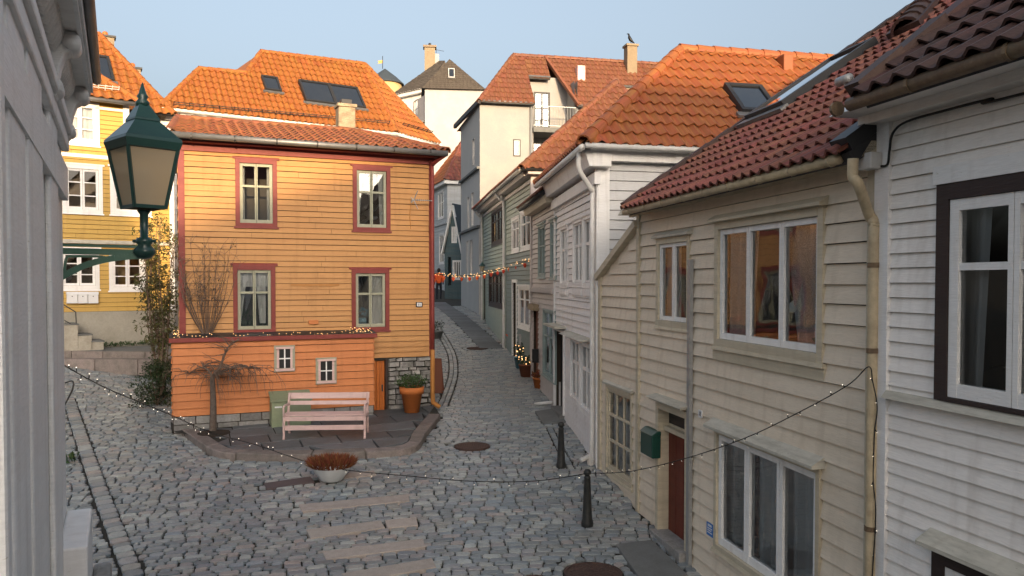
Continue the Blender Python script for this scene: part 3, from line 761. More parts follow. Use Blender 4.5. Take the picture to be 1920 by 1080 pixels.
O_, U_, V_, n_ = tiled(oh, [E0, E1, R1, R0], 'tile_old', .21, .30, .05, .04, 300)
tiled(oh, [E1, E2, R1], 'tile_old', .21, .30, .05, .04, 300); tiled(oh, [E2, E3, R0, R1], 'tile_old', .21, .30, .05, .04, 0)
MB().slab([E0, R0, E3], WA.u * .1).build('gable', 'orange_paint', oh)
caps(oh, R0, R1, 'tile_old', .09, .33); caps(oh, E1, R1, 'tile_old', .09, .33); caps(oh, E0 + Vector((0, 0, .03)), R0, 'tile_old', .07, .3)
mb = MB().tube([E0 + Vector((0, 0, -.02)) + WA.n * .05, E1 + Vector((0, 0, -.05)) + WA.n * .05], .065, 10); gt = mb.build('gutter', 'metal_grey', oh, True)
mb = MB()
for k in range(7): p = E0.lerp(E1, (k + .5) / 7) + WA.n * .05 + Vector((0, 0, -.035)); mb.tube([p - WA.u * .015, p + WA.u * .015], .072, 10)
mb.build('gutter_clip', 'metal_dark', gt)
pd = WA.P(WA.L - .02, 0, .10)
mb = MB().tube(smooth_path([E1 + WA.n * .02 + WA.u * -.05 + Vector((0, 0, -.08)), Vector((pd.x, pd.y, zt - .05)), Vector((pd.x, pd.y, zt - .3)), Vector((pd.x, pd.y, CZ - 1.55))], 4), .045, 10); mb.build('downpipe', 'red_trim', oh, True)
mb = MB().tube(smooth_path([Vector((pd.x, pd.y, CZ - 1.50)), Vector((pd.x, pd.y, CZ - 2.6)), Vector((pd.x, pd.y, CZ - 2.72)) + WA.u * .05, Vector((pd.x, pd.y, CZ - 2.80)) + WA.u * .16], 5), .05, 10); mb.build('downpipe', 'pipe_orange', oh, True)
# ridge chimney
cc = at(648, 250, 20.0)
mb = MB().box((cc.x, cc.y, zr - .5), .42, .42, 1.15, .4); ch = mb.build('chimney', 'chimney_old', oh, bevel=.03)
MB().box((cc.x, cc.y, zr + .65), .48, .48, .07, .4).build('cap', 'chimney_old', ch); MB().box((cc.x, cc.y, zr + .72), .25, .32, .12, .4).build('cowl', 'metal_dark', ch)
# stone cellar wall, stone by stone, and the cellar door
us0, us1 = WA.hit(726, 720)[0], WA.L - .01; zg0 = CZ - 2.92
panel(WA, oh, CZ - 3.2, zb, ((WA.hit(701, 720)[0], WA.hit(723, 720)[0], zg0, zb - .05),), 'joint', .14, 'cellar_wall')
z = zg0
while z < zb - .06:
    hh = random.uniform(.07, .15); u = us0 + .02
    while u < us1 - .05:
        lw = min(random.uniform(.14, .42), us1 - u); mb = MB(); d = random.uniform(.0, .05)
        j = lambda: random.uniform(-.018, .018); z1 = min(z + hh, zb - .01)
        a = [WA.P(u + .01, z + .008 + j(), .002), WA.P(u + lw - .01, z + .008 + j(), .002), WA.P(u + lw - .01, z1 - .008 + j(), .002), WA.P(u + .01, z1 - .008 + j(), .002)]
        c_ = sum(a, Vector()) / 4; b_ = [c_ + (p - c_) * .82 + WA.n * (.03 + d) for p in a]
        for k in range(4): mb.poly([a[k], a[(k + 1) % 4], b_[(k + 1) % 4], b_[k]])
        mb.poly(b_); mb.build('stone', 'rubble', oh); u += lw
    z += hh
ud0, ud1 = WA.hit(702, 720)[0], WA.hit(722, 720)[0]
mb = MB()
for k in range(4): a = ud0 + (ud1 - ud0) * k / 4; mb.wbox(WA, a + .004, a + (ud1 - ud0) / 4 - .004, zg0 + .03, zb - .07, -.10, -.05)
dr = mb.build('cellar_door', 'door_orange', oh); MB().wbox(WA, ud1 - .07, ud1 - .04, CZ - 2.4, CZ - 2.25, -.05, -.02).build('handle', 'metal_dark', dr)
MB().wbox(WA, ud1 + .0, ud1 + .05, zg0, zb - .02, -.05, .05).build('gap_shade_strip', 'brown_trim', oh)  # dark strip: shade of the gap beside the door put into colour
# house number plate, small shelf, peeling board, aerial
u, z = WA.hit(785, 571); t = MB().wbox(WA, u - .075, u + .075, z - .055, z + .055, .03, .05).build('number_plate', 'black', oh)
mb = MB().wbox(WA, u - .055, u + .055, z - .04, z + .04, .05, .054); npl = mb.build('plate_face', 'white_plastic', t)
mb = MB()
for du in (-.022, .016): mb.wbox(WA, u + du - .006, u + du + .006, z - .025, z + .025, .054, .057)
mb.build('digit', 'black', t)
u, z = WA.hit(587, 604); MB().wbox(WA, u - .10, u + .10, z - .04, z + .045, .03, .075).build('nest_box', 'annex_paint', oh)
u, z = WA.hit(590, 534); mb = MB()
for k in range(14): a = u - .5 + k * .072; mb.wbox(WA, a, a + .078, z - .015 - .02 * random.random(), z + .012 + .012 * random.random(), .035, .043)
mb.build('split_board', 'pipe_orange', oh)
u, z = WA.hit(770, 377); p = WA.P(u, z, .25); an = thing('aerial', 'thin metal television aerial with crossed rods on the orange house', 'aerial', p)
mb = MB().tube([WA.P(u, z, .02), p], .012, 6).tube([p + WA.u * -.04, p + WA.u * .42], .010, 6); mb.build('boom', 'zinc', an)
for k in range(8): q = p + WA.u * (.08 + k * .045); MB().tube([q + Vector((0, 0, -.025)), q + Vector((0, 0, .025))], .006, 5).build('element', 'metal_dark', an)
for s in (1, -1): MB().tube([p, p + Vector((.08, 0, .20 * s)) - WA.n * (-.04)], .010, 6).tube([p, p + Vector((-.06, 0, .06 * s))], .008, 6).build('reflector', 'zinc', an)
MB().tube(smooth_path([WA.P(u, z - .02, .05), WA.P(u - .03, z - .3, .045), WA.P(u - .01, z - .62, .045)], 5), .007, 5).build('cable', 'pipe_orange', an)
# annex
AN = Wall(WA.P(ua0, 0, an_o), WA.P(ua1, 0, an_o))
zat = AN.hit(500, 633)[1]; zab = CZ - 2.62
panel(AN, oh, CZ - 3.3, zat, (), 'gap_shade_backing', name='annex_wall'); clad(AN, oh, zab, zat - .03, .145, (), 'annex_paint', .0, AN.L, t1=.036, jitter=.006, lim=lambda z: (-.012 * (z < 0), AN.L))
for wl in (Wall(AN.b, WA.P(ua1, 0, 0)), Wall(WA.P(ua0, 0, 0), AN.a)):
    panel(wl, oh, CZ - 3.3, zat, (), 'annex_paint', name='annex_wall'); clad(wl, oh, zab, zat - .03, .145, (), 'annex_paint', .0, wl.L)
MB().hexa([AN.P(-.06, zat, .07), AN.P(AN.L + .06, zat, .07), AN.P(AN.L + .06, zat, -an_o), AN.P(-.06, zat, -an_o), AN.P(-.06, zat + .03, .07), AN.P(AN.L + .06, zat + .03, .07), AN.P(AN.L + .06, zat + .10, -an_o), AN.P(-.06, zat + .10, -an_o)]).build('annex_roof', 'metal_dark', oh)
MB().wbox(AN, -.065, AN.L + .065, zat - .05, zat + .035, .072, .10).build('annex_fascia', 'red_trim', oh)
z = CZ - 3.1
while z < zab - .02:
    hh = .16; u = 0
    while u < AN.L - .05:
        lw = min(random.uniform(.3, .6), AN.L - u); MB().wbox(AN, u + .008, u + lw - .008, z + .006, min(z + hh - .006, zab), .002, .03 + random.uniform(0, .02), .025).build('base_stone', 'stone', oh, bevel=.012); u += lw
    z += hh
for (xl, xr, yt, yb) in ((514, 553, 648, 698), (592, 631, 671, 721)):
    r = AN.rect(xl, xr, yt, yb, .04); a, b, c, d = r
    t = MB().wbox(AN, a, b, c, d, .03, .055).build('toy_window', 'green_trim', oh)
    MB().wbox(AN, a + .03, b - .03, d - .07, d - .03, .055, .10).wbox(AN, a + .02, b - .02, c + .02, c + .07, .055, .09).build('trim', 'pink_paint', t)
    m = MB(); e = .045; zz0, zz1 = c + .08, d - .075
    m.wbox(AN, a + .05, a + .05 + e, zz0, zz1, .055, .075).build('frame', 'pink_paint', t); MB().wbox(AN, b - .05 - e, b - .05, zz0, zz1, .055, .075).build('frame', 'pink_paint', t)
    MB().wbox(AN, (a + b) / 2 - .012, (a + b) / 2 + .012, zz0, zz1, .06, .072).wbox(AN, a + .09, b - .09, (zz0 + zz1) / 2 - .012, (zz0 + zz1) / 2 + .012, .06, .070).build('glazing_bar', 'white_clean', t)
    MB().wbox(AN, a + .09, b - .09, zz0, zz1, .055, .060).build('pane', 'black', t)

# ================================================================== BIG WHITE HOUSE WITH THE BRIGHT ORANGE ROOF
bh = thing('orange_roofed_house', 'white house with large bright orange tiled roof and stepped ridge', 'house', BG.P(3, g(-7, 26) - .1))
zeb = CZ + 5.32
for wl in (BG, BR, Wall(BR.b, (-7.5, 35)), Wall((-7.5, 35), (-14.2, 30.2)), Wall((-14.2, 30.2), BG.a)): panel(wl, bh, CZ - 3, zeb, (), 'white_clean')
clad(BG, bh, CZ + 1.5, zeb - .5, .15, (), 'white_clean')
for wl in (BG, BR):
    MB().wbox(wl, -.1, wl.L + .1, zeb - .5, zeb - .38, .0, .09).wbox(wl, -.2, wl.L + .15, zeb - .12, zeb + .02, .0, .30).build('cornice', 'white_clean', bh)
    for k in range(int(wl.L / .42)): MB().wbox(wl, .1 + k * .42, .26 + k * .42, zeb - .34, zeb - .13, .0, .20, .26).build('dentil', 'white_clean', bh)
pit = R(47)
def slope_plane(w, z, o, pitch): 
    n = (w.n * math.sin(pitch) + Vector((0, 0, math.cos(pitch)))).normalized(); return w.P(0, z, o), n
Ob, nb = slope_plane(BG, zeb, .38, pit)
pb = lambda x, y: plane_hit(Ob, nb, x, y)
def eave_pt(w, z, o, px): 
    u = w.hit(px, 250, o)[0]; return w.P(u, z, o)
eL, eR = eave_pt(BG, zeb, .38, 303), eave_pt(BG, zeb, .38, 743)
pA, pB, pC, pD = pb(374, 130), pb(462, 138), pb(490, 98), pb(684, 121)
Vb = nb.cross(BG.u); eS = Ob + BG.u * (pB - Ob).dot(BG.u)
tw = dict(w=.20, l=.32, amp=.062, lift=.045)
Ot, Ut, Vt, nt_ = tiled(bh, [eL, eS, pB, pA], 'tile_bright', **tw); tiled(bh, [eS, eR, pD, pC, pB], 'tile_bright', **tw)
eE = eR + Vector((.56, 1, 0)) * 2.3; tiled(bh, [eR, eE, pD], 'tile_bright', **tw)
back = [pD + Vector((0, 0, 0)), eE, eE + Vector((-5.5, 3, 0)), eL + Vector((-3.5, 6.2, 0)), eL]
mb = MB(); q = [eL, eE, eE + Vector((-5.0, 3.2, 0)), eL + Vector((-3.4, 5.6, 0))]
for tri in ([pA, pB, q[3]], [pA, q[3], eL], [pB, pC, q[3]], [pC, pD, q[2], q[3]], [pD, eE, q[2]]): mb.poly(tri); mb.poly([p + Vector((0, 0, -.05)) for p in tri][::-1])
mb.build('rear_slope', 'tile_bright', bh)
for a, b in ((eL, pA), (pA, pB), (pB, pC), (pC, pD), (eR, pD), (eE, pD)): caps(bh, a, b, 'tile_bright', .10, .33)
MB().tube([eL + Vector((0, 0, -.06)), eR + Vector((0, 0, -.06)), eE + Vector((0, 0, -.06))], .06, 8).build('gutter', 'pipe_white', bh, True)
def prect(O, U, V, n, xl, xr, yt, yb):
    c = [plane_hit(O, n, x, y) - O for x, y in ((xl, (yt + yb) / 2), (xr, (yt + yb) / 2), ((xl + xr) / 2, yb), ((xl + xr) / 2, yt))]
    return (c[0].dot(U), c[1].dot(U), c[2].dot(V), c[3].dot(V))
skylight(bh, Ot, Ut, Vt, nt_, prect(Ot, Ut, Vt, nt_, 496, 519, 152, 173), fw=.06)
skylight(bh, Ot, Ut, Vt, nt_, prect(Ot, Ut, Vt, nt_, 571, 670, 166, 198), 2)
sg = lambda x0, y0, x1, y1: (pb(x0, y0), pb(x1, y1))
a, b = sg(325, 200, 728, 235); snow_guard(bh, a, b, nb, posts=16)
n2 = (eE - eR).cross(pD - eR).normalized(); snow_guard(bh, plane_hit(eR, n2, 752, 237), plane_hit(eR, n2, 806, 252), n2, posts=6)

# ================================================================== YELLOW HOUSE
yh = thing('yellow_house', 'pale yellow clapboard house with white casement windows and orange roof', 'house', YW.P(1.5, CZ - 2.0))
u240 = YW.hit(241, 300)[0]; zst = YW.hit(326, 302)[1]; zey = YW.hit(200, 192)[1]; zpl = YW.hit(200, 584)[1]
ywin = [YW.rect(112, 186, 186, 268), YW.rect(116, 192, 307, 398), YW.rect(206, 283, 312, 402), YW.rect(110, 186, 466, 543), YW.rect(204, 273, 472, 545)]
ops = []
for k, r in enumerate(ywin):
    w_, o_ = window(YW, yh, r, .10, 'white_clean', 'white_clean', 2, (.34, .67), .06, .05, .014, .05, hood=.0 if k == 0 else .07, sill=.05, curtain=[(0, 1, .0, 1, 'net_curtain')] if k == 0 else ([(0, 1, 0, 1, 'white_curtain')] if k == 2 else None))
    ops.append(o_)
panel(YW, yh, CZ - 2.4, zst, ops, 'gap_shade_backing'); panel(YW, yh, zst, zey, ops[:1], 'gap_shade_backing', u1=u240)
clad(YW, yh, zpl, zey, .125, ops, 'yellow_paint', lim=lambda z: (0, YW.L) if z < zst else (0, u240))
MB().wbox(YW, 0, YW.L, CZ - 2.4, zpl, 0, .045).build('plinth', 'plinth', yh)
MB().wbox(YW, u240 - .13, u240 + .02, zst - .3, zey, .0, .06).build('corner_board', 'white_clean', yh)
MB().wbox(YW, YW.L - .1, YW.L + .02, zpl, zst, .0, .06).build('corner_board', 'white_clean', yh)
z1_, z2_ = YW.hit(200, 296)[1], YW.hit(200, 455)[1]
MB().wbox(YW, 0, u240 - .13, z1_ - .05, z1_ + .05, 0, .05).build('band', 'cream_paint', yh); MB().wbox(YW, 0, u240 - .13, zey - .22, zey - .15, 0, .05).build('band', 'cream_paint', yh)
MB().wbox(YW, 0, YW.L - .1, z2_ - .04, z2_ + .06, 0, .09).build('band', 'pale_cap', yh)
yb_ = inw(YW, YW.b, 3); y240 = YW.P(u240, 0)
for wl in (Wall(YW.b, yb_),): panel(wl, yh, CZ - 2.4, zst, (), 'yellow_paint')
panel(Wall((y240.x, y240.y), inw(YW, y240, 5)), yh, CZ - 2.4, zey, (), 'yellow_paint'); panel(Wall(inw(YW, YW.a, 5), YW.a), yh, CZ - 2.4, zey, (), 'yellow_paint')
MB().slab([YW.P(u240 - .02, zst + .02, .15), YW.P(YW.L + .1, zst + .02, .15), YW.P(YW.L + .1, zst + .5, -1.5), YW.P(u240 - .02, zst + .5, -1.5)], (0, 0, -.08)).build('lean_to_roof', 'tile_dark', yh)
Oy, ny = slope_plane(YW, zey + .06, .3, R(42))
yp = lambda x, y: plane_hit(Oy, ny, x, y)
uL = YW.hit(48, 180, .3)[0]; uR = YW.hit(259, 199, .3)[0]
eL, eR, ap = YW.P(uL, zey + .06, .3), YW.P(uR, zey + .06, .3), yp(149, 121)
Ot, Ut, Vt, nt_ = tiled(yh, [eL, eR, ap], 'tile_bright', .24, .34, .05, .04, 120)
caps(yh, eR, ap, 'tile_bright', .10, .34); caps(yh, eL, ap, 'tile_bright', .10, .34)
MB().tube([eL + Vector((0, 0, -.07)), eR + Vector((0, 0, -.07))], .065, 8).build('gutter', 'metal_grey', yh, True)
q = prect(Oy, YW.u, ny.cross(YW.u), ny, 120, 240, 168, 172); snow_guard(yh, yp(118, 163), yp(222, 174), ny, 'pipe_white', 8)
Om, nm = slope_plane(YW, zey + .15, -1.3, R(46)); mp_ = lambda x, y: plane_hit(Om, nm, x, y)
uL2 = YW.hit(30, 190, -1.3)[0]; mL = YW.P(uL2, zey + .15, -1.3); uR2 = YW.hit(326, 195, -1.3)[0]; mR = YW.P(uR2, zey + .15, -1.3); mT = mp_(184, 64); mT2 = mp_(176, 64)
Ot, Ut, Vt, nt_ = tiled(yh, [mL, mR, mT, mT2], 'tile_bright', .24, .34, .05, .04, 300)
caps(yh, mR, mT, 'tile_bright', .10, .34); caps(yh, mL, mT2, 'tile_bright', .10, .34)
mb = MB(); B1 = mR - YW.n * 6; B0 = mL - YW.n * 6
mb.poly([mR, B1, mT]); mb.poly([B1, B0, mT2, mT]); mb.poly([B0, mL, mT2]); mb.build('rear_slope', 'tile_red', yh)
skylight(yh, Ot, Ut, Vt, nt_, prect(Ot, Ut, Vt, nt_, 171, 203, 114, 152), fw=.07)
for (px, py, d, w_, h_) in ((203, 78, 26.2, .34, .3), (254, 134, 26.5, .3, .25)):
    p = at(px, py, d); c_ = MB().box((p.x, p.y, p.z - .8), w_, w_, h_ + .6, .5).build('chimney', 'brick_tan', yh); MB().box((p.x, p.y, p.z + h_ - .2), w_ * 1.3, w_ * 1.3, .06, .5).build('cap', 'metal_dark', c_); MB().lathe((p.x - .1, p.y, p.z + h_ - .14), [(.09, 0), (.09, .12), (.05, .16)], 8).build('pot', 'terracotta', c_)
# mailboxes, steps and railing by the yellow house
for k, (x0, x1) in enumerate(((125, 145), (146, 164), (165, 184))):
    a, b, c, d = YW.rect(x0, x1, 548, 569, .1)
    t = thing('mailbox', ['white mailbox nearest the steps under the yellow house window', 'middle one of three white mailboxes on the yellow house', 'white mailbox farthest from the steps on the yellow wall'][k], 'mailbox', YW.P(a, c), 'white mailboxes on the yellow house')
    MB().wbox(YW, a, b, c, d, .035, .14).build('body', 'white_plastic', t, bevel=.008); MB().wbox(YW, a - .008, b + .008, d - .06, d + .012, .04, .155, .12).build('lid', 'white_plastic', t); MB().lathe(YW.P((a + b) / 2, d - .11, .142), [(.012, -.012), (.012, .012)], 8).build('lock', 'metal_dark', t)
def ws(px): return YW.hit(px, 620, .5)[0]
stp = thing('stone_steps', 'worn concrete entrance steps against the yellow house plinth', 'steps', YW.P(ws(140), CZ - 1.75, .5))
for k, (x0, x1, yt) in enumerate(((70, 143, 610), (143, 168, 628), (168, 190, 640))):
    zt_ = YW.hit(x0 + 20, yt, .6)[1]; MB().wbox(YW, ws(x0), ws(x1), CZ - 2.0, zt_, .05, .85).build('step', 'concrete', stp, bevel=.015); MB().wbox(YW, ws(x0) - .02, ws(x1) + .02, zt_, zt_ + .035, .05, .87).build('tread', 'slab_grey', stp, bevel=.008)
rl = thing('stair_railing', 'thin black iron handrail on the concrete steps', 'railing', YW.P(ws(145), CZ - 1.6, .8))
p = [YW.P(*YW.hit(x, y, .8), .8) for x, y in ((144, 622), (142, 585), (60, 535), (60, 560))]
MB().tube([p[0] - Vector((0, 0, .1)), p[1]], .015, 6).build('post', 'metal_dark', rl); MB().tube([p[1], p[2]], .015, 6).build('handrail', 'metal_dark', rl); MB().tube([p[0] + Vector((0, 0, .12)), p[3] + Vector((0, 0, -.1))], .012, 6).build('rail', 'metal_dark', rl)
pv = MB(); zpv = CZ - 1.78
def pz(px, py, z): d = ray(px, py); t = (z - CZ) / d.z; return Vector((d.x * t, d.y * t, z))
f0, f1 = pz(60, 658, zpv), pz(330, 660, zpv); k0, k1 = YW.P(-.5, zpv, 0), YW.P(YW.L, zpv, 0)
foot_p = MB().slab([f0, f1, k1, k0], (0, 0, -.5)).build('pavement', 'slab_grey', None); foot_p['kind'] = 'structure'
dirv = (f1 - f0).normalized(); nrm = Vector((dirv.y, -dirv.x, 0)); L_ = (f1 - f0).length; u = 0
while u < L_ - .1:
    l2 = min(random.uniform(.8, 1.2), L_ - u); a = f0 + dirv * u; b = f0 + dirv * (u + l2 - .015)
    MB().slab([a + nrm * .16 + Vector((0, 0, .012)), b + nrm * .16 + Vector((0, 0, .012)), b + Vector((0, 0, .012)), a + Vector((0, 0, .012))], (0, 0, -.5)).build('kerb_stone', 'kerb', foot_p, bevel=.015)
    MB().slab([a + nrm * .5 + Vector((0, 0, -.15)), b + nrm * .5 + Vector((0, 0, -.15)), b + nrm * .165 + Vector((0, 0, -.15)), a + nrm * .165 + Vector((0, 0, -.15))], (0, 0, -.4)).build('kerb_stone', 'kerb', foot_p, bevel=.015); u += l2

# ================================================================== BEIGE HOUSE
bg = thing('beige_house', 'weathered beige clapboard house with red tiled roof and brown plank door', 'house', WB.P(4, g(2, 10) - .1))
um = WB.hit(1200, 700)[0]; ztop = WB.hit(1420, 352)[1]; zlo = CZ - 3.75
zgB = WB.hit(1420, 330, .32)[1]
rw = {'big': WB.rect(1346, 1551, 418, 648), 'small': WB.rect(1235, 1298, 448, 610), 'left': WB.rect(1139, 1189, 718, 882), 'low': WB.rect(1345, 1545, 800, 1026)}
zbig = rw['big']
ops = []
w_, o_ = window(WB, bg, rw['big'], .085, 'beige_trim', 'white_clean', 3, (), .062, .042, proud=.05, hood=.12, hood_mat='beige_trim', sill=.06, curtain=[(.0, .34, .02, 1, 'lace_curtain', .2), (.60, 1, .0, 1, 'lace_curtain', -.35)], room='room_warm', depth=1.6, glassm='glass'); ops.append(o_)
a, b, c, d = rw['big']; MB().wbox(WB, a - .03, b + .03, c - .16, c - .042, .003, .045).build('apron', 'beige_trim', w_)
pcl = lambda f, z, o: WB.P(a + (b - a) * f, c + z, o)
MB().lathe(pcl(.51, .17, -.5), [(.24, -.02), (.24, 0)], 16).lathe(pcl(.51, -.5, -.5), [(.05, 0), (.05, .66)], 8).build('side_table', 'table_wood', w_, True)
MB().lathe(pcl(.51, .17, -.42), [(.07, 0), (.02, .05), (.02, .28)], 12).build('lamp_stand', 'brass', w_, True)
MB().lathe(pcl(.51, .43, -.42), [(.17, 0), (.155, .07), (.09, .13), (.03, .16), (.015, .22)], 16).build('lamp_shade', 'lamp_enamel', w_, True)
MB().lathe(pcl(.80, .10, -.22), [(.05, 0), (.10, .05), (.11, .10), (.06, .16), (.035, .17)], 14).build('vase', 'teal_glaze', w_, True)
MB().lathe(pcl(.92, .10, -.22), [(.03, 0), (.05, .06), (.02, .14)], 10).lathe(pcl(.70, .10, -.2), [(.02, 0), (.035, .05), (.02, .1)], 10).build('ornament', 'brass', w_, True)
w_, o_ = window(WB, bg, rw['small'], .08, 'beige_trim', 'white_clean', 2, (), .05, .04, proud=.045, hood=.10, hood_mat='pale_cap', sill=.05, curtain=[(0, .45, 0, 1, 'white_curtain')], room='room_warm'); ops.append(o_)
w_, o_ = window(WB, bg, rw['left'], .07, 'beige_trim', 'beige_trim', 1, (.36, .68), .05, .04, .02, .04, hood=.08, hood_mat='pale_cap', sill=.05, curtain=[(0, 1, 0, 1, 'net_curtain'), (.1, .9, 0, .95, 'lace_curtain')], vm=2); ops.append(o_)
w_, o_ = window(WB, bg, rw['low'], .06, 'beige_trim', 'white_clean', 3, (), .075, .055, proud=.05, hood=.16, hood_mat='pale_cap', sill=.06, curtain=[(0, .16, 0, 1, 'white_curtain'), (.34, .66, .06, 1, 'net_curtain'), (.66, .97, .06, 1, 'net_curtain'), (.36, .97, .02, 1, 'net_curtain')], depth=1.2); ops.append(o_)
a, b, c, d = rw['low']
MB().wbox(WB, a + .36, a + .50, c + .13, c + .25, -.25, -.14).build('sill_clock', 'black', w_); MB().lathe(WB.P(a + .85, c + .15, -.2), [(.09, 0), (.1, .02), (.03, .05)], 12).build('sill_dish', 'metal_dark', w_)
# door with frame, transom and step
d0, d1 = WB.hit(1236, 900)[0], WB.hit(1297, 900)[0]; dz0, dz1 = g(2.1, 10.6) + .05, WB.hit(1240, 752)[1]
ops.append((d0, d1, CZ - 4, dz1))
panel(WB, bg, zlo, zgB, [o for o in ops], 'gap_shade_backing', u0=um)
panel(WB, bg, zlo, WB.hit(1141, 520)[1], ops, 'gap_shade_backing', u0=0, u1=um)
zl0, zl1 = WB.hit(1141, 518)[1], WB.hit(1196, 425)[1]
MB().slab([WB.P(.0, zl0, 0), WB.P(um, zl0, 0), WB.P(um, zl1, 0)], -WB.n * .14).build('lean_to_gable', 'beige_paint', bg)
clad(WB, bg, zlo, ztop + .05, .178, ops, 'beige_paint', um + .08, WB.L - .12, t1=.036, jitter=.005, gap=.006)
clad(WB, bg, zlo, zl1, .178, ops, 'beige_paint', t1=.036, jitter=.005, gap=.006, lim=lambda z: (.10 if z < zl0 else max(.10, um * (z + .09 - zl0) / (zl1 - zl0)), um - .02))
mb = MB(); mb.wbox(WB, um - .02, um + .08, zlo, ztop, 0, .06); mb.build('corner_board', 'beige_trim', bg); MB().wbox(WB, -.02, .10, zlo, zl0, 0, .06).build('corner_board', 'beige_trim', bg); MB().wbox(WB, WB.L - .14, WB.L - .03, zlo, ztop, 0, .045).build('corner_board', 'beige_trim', bg)
MB().bar(WB.P(-.06, zl0 - .02, .05), WB.P(um + .02, zl1 + .04, .05), .12, .10).build('lean_to_verge', 'beige_trim', bg)
MB().slab([WB.P(-.05, zl0 + .04, .06), WB.P(um, zl1 + .1, .06), WB.P(um, zl1 + .1, -3), WB.P(-.05, zl0 + .04, -3)], (0, 0, -.06)).build('lean_to_roof', 'slate', bg)
db = MB(); e = .09
db.wbox(WB, d0, d0 + e, dz0 - .1, dz1, -.12, .06); db.wbox(WB, d1 - e, d1, dz0 - .1, dz1, -.12, .06); db.wbox(WB, d0 + e, d1 - e, dz1 - e, dz1, -.12, .064)
door = db.build('door', 'beige_trim', bg)
MB().wbox(WB, d0 + .0, d1, dz1 + .03, dz1 + .06, .0, .16).wbox(WB, d0 - .04, d1 + .04, dz1 + .06, dz1 + .10, .003, .20, .05).build('hood', 'pale_cap', door)
tz = dz1 - .36; x0, x1 = d0 + e, d1 - e
MB().wbox(WB, x0, x1, tz - .03, tz + .03, -.12, -.02).build('transom_bar', 'beige_trim', door); MB().wbox(WB, x0 + .04, x1 - .04, tz + .07, dz1 - e - .04, -.10, -.085).build('transom_pane', 'black', door); MB().wbox(WB, x0, x1, tz + .03, dz1 - e, -.12, -.101).build('transom_panel', 'beige_trim', door)
n = 7
for k in range(n): a = x0 + (x1 - x0) * k / n; MB().wbox(WB, a + .003, a + (x1 - x0) / n - .003, dz0 + .02, tz - .03, -.13, -.10 + .003 * (k % 2)).build('door_plank', 'door_red', door)
MB().lathe(WB.P(x1 - .08, dz0 + .95, -.085), [(.02, -.02), (.03, 0), (.02, .02)], 8).build('handle', 'brass', door)
MB().wbox(WB, d0 + .01, d1 - .01, dz0 - .15, dz0 + .02, -.14, .16).build('doorstep', 'stone', door, bevel=.01)
p = [WB.hit(1247, 838, .06), WB.hit(1243, 820, .06)]
MB().wbox(WB, d0 + .03, d0 + .07, p[0][1] - .05, p[0][1] + .05, .06, .08).build('doorbell', 'white_plastic', door); MB().wbox(WB, d0 + .015, d0 + .08, p[1][1] - .02, p[1][1] + .03, .06, .07).build('name_plate', 'zinc', door)
# frieze, gutter, pipes
MB().wbox(WB, um - .35, WB.L + .02, ztop - .02, ztop + .14, 0, .05).wbox(WB, um - .38, WB.L + .02, ztop + .14, zgB - .03, 0, .13, .22).build('frieze', 'beige_trim', bg)
uLb = WB.hit(1176, 388, .32)[0]
gu = MB().tube([WB.P(uLb - .05, zgB - .035, .34), WB.P(WB.L - .1, zgB - .035, .34)], .048, 10).build('gutter', 'gutter_beige', bg, True)
for k in range(9): q = WB.P(uLb + .2 + k * (WB.L - uLb - .4) / 8, zgB - .035, .34); MB().tube([q - WB.u * .012, q + WB.u * .012], .054, 10).build('gutter_clip', 'gutter_beige', gu)
uq = WB.hit(1606, 300, .3)[0]; uq2 = WB.hit(1638, 500, .1)[0]
MB().tube(smooth_path([WB.P(uq, zgB - .06, .33), WB.P(uq, zgB - .2, .33), WB.P(uq + .03, zgB - .27, .30), WB.P(uq2 - .03, zgB - .50, .12), WB.P(uq2, zgB - .58, .10), WB.P(uq2, zgB - 1.0, .10), WB.P(uq2, zlo, .10)], 5), .043, 10).build('downpipe', 'gutter_beige', bg, True)
for zz in (zgB - .9, CZ - .55, CZ - 2.0): MB().lathe(WB.P(uq2, zz, .10), [(.05, -.02), (.05, .02)], 10).build('pipe_clip', 'gutter_rust', bg)
uc = WB.hit(1292, 780, .07)[0]; zc0 = WB.hit(1299, 486, .07)[1]
MB().wbox(WB, uc - .045, uc + .035, zlo, zc0, .037, .085).build('conduit', 'zinc', bg)
u, z = WB.hit(1313, 776, .04); t = MB().wbox(WB, u - .045, u + .045, z - .045, z + .045, .03, .045).build('number_plate', 'white_plastic', bg)
mb = MB()
for pts in (((-.02, .02), (-.005, .025)), ((-.005, .025), (-.005, -.025)), ((.012, .025), (.028, .02)), ((.028, .02), (.012, -.005)), ((.012, -.005), (.028, -.025))): mb.bar(WB.P(u + pts[0][0], z + pts[0][1], .0465), WB.P(u + pts[1][0], z + pts[1][1], .0465), .007, .002, WB.n)
mb.build('digit', 'black', t)
a, b, c, d = WB.rect(1325, 1337, 977, 1001, .04); t = MB().wbox(WB, a, b, c, d, .035, .042).build('blue_plate', 'blue_sign', bg)
mb = MB()
for k, fr in enumerate((.25, .42, .58)): mb.wbox(WB, a + .02, b - .02 - .02 * (k % 2), c + (d - c) * fr - .006, c + (d - c) * fr + .006, .042, .044)
mb.wbox(WB, a + .035, b - .035, c + (d - c) * .72, c + (d - c) * .9, .042, .044); mb.build('plate_print', 'white_plastic', t)
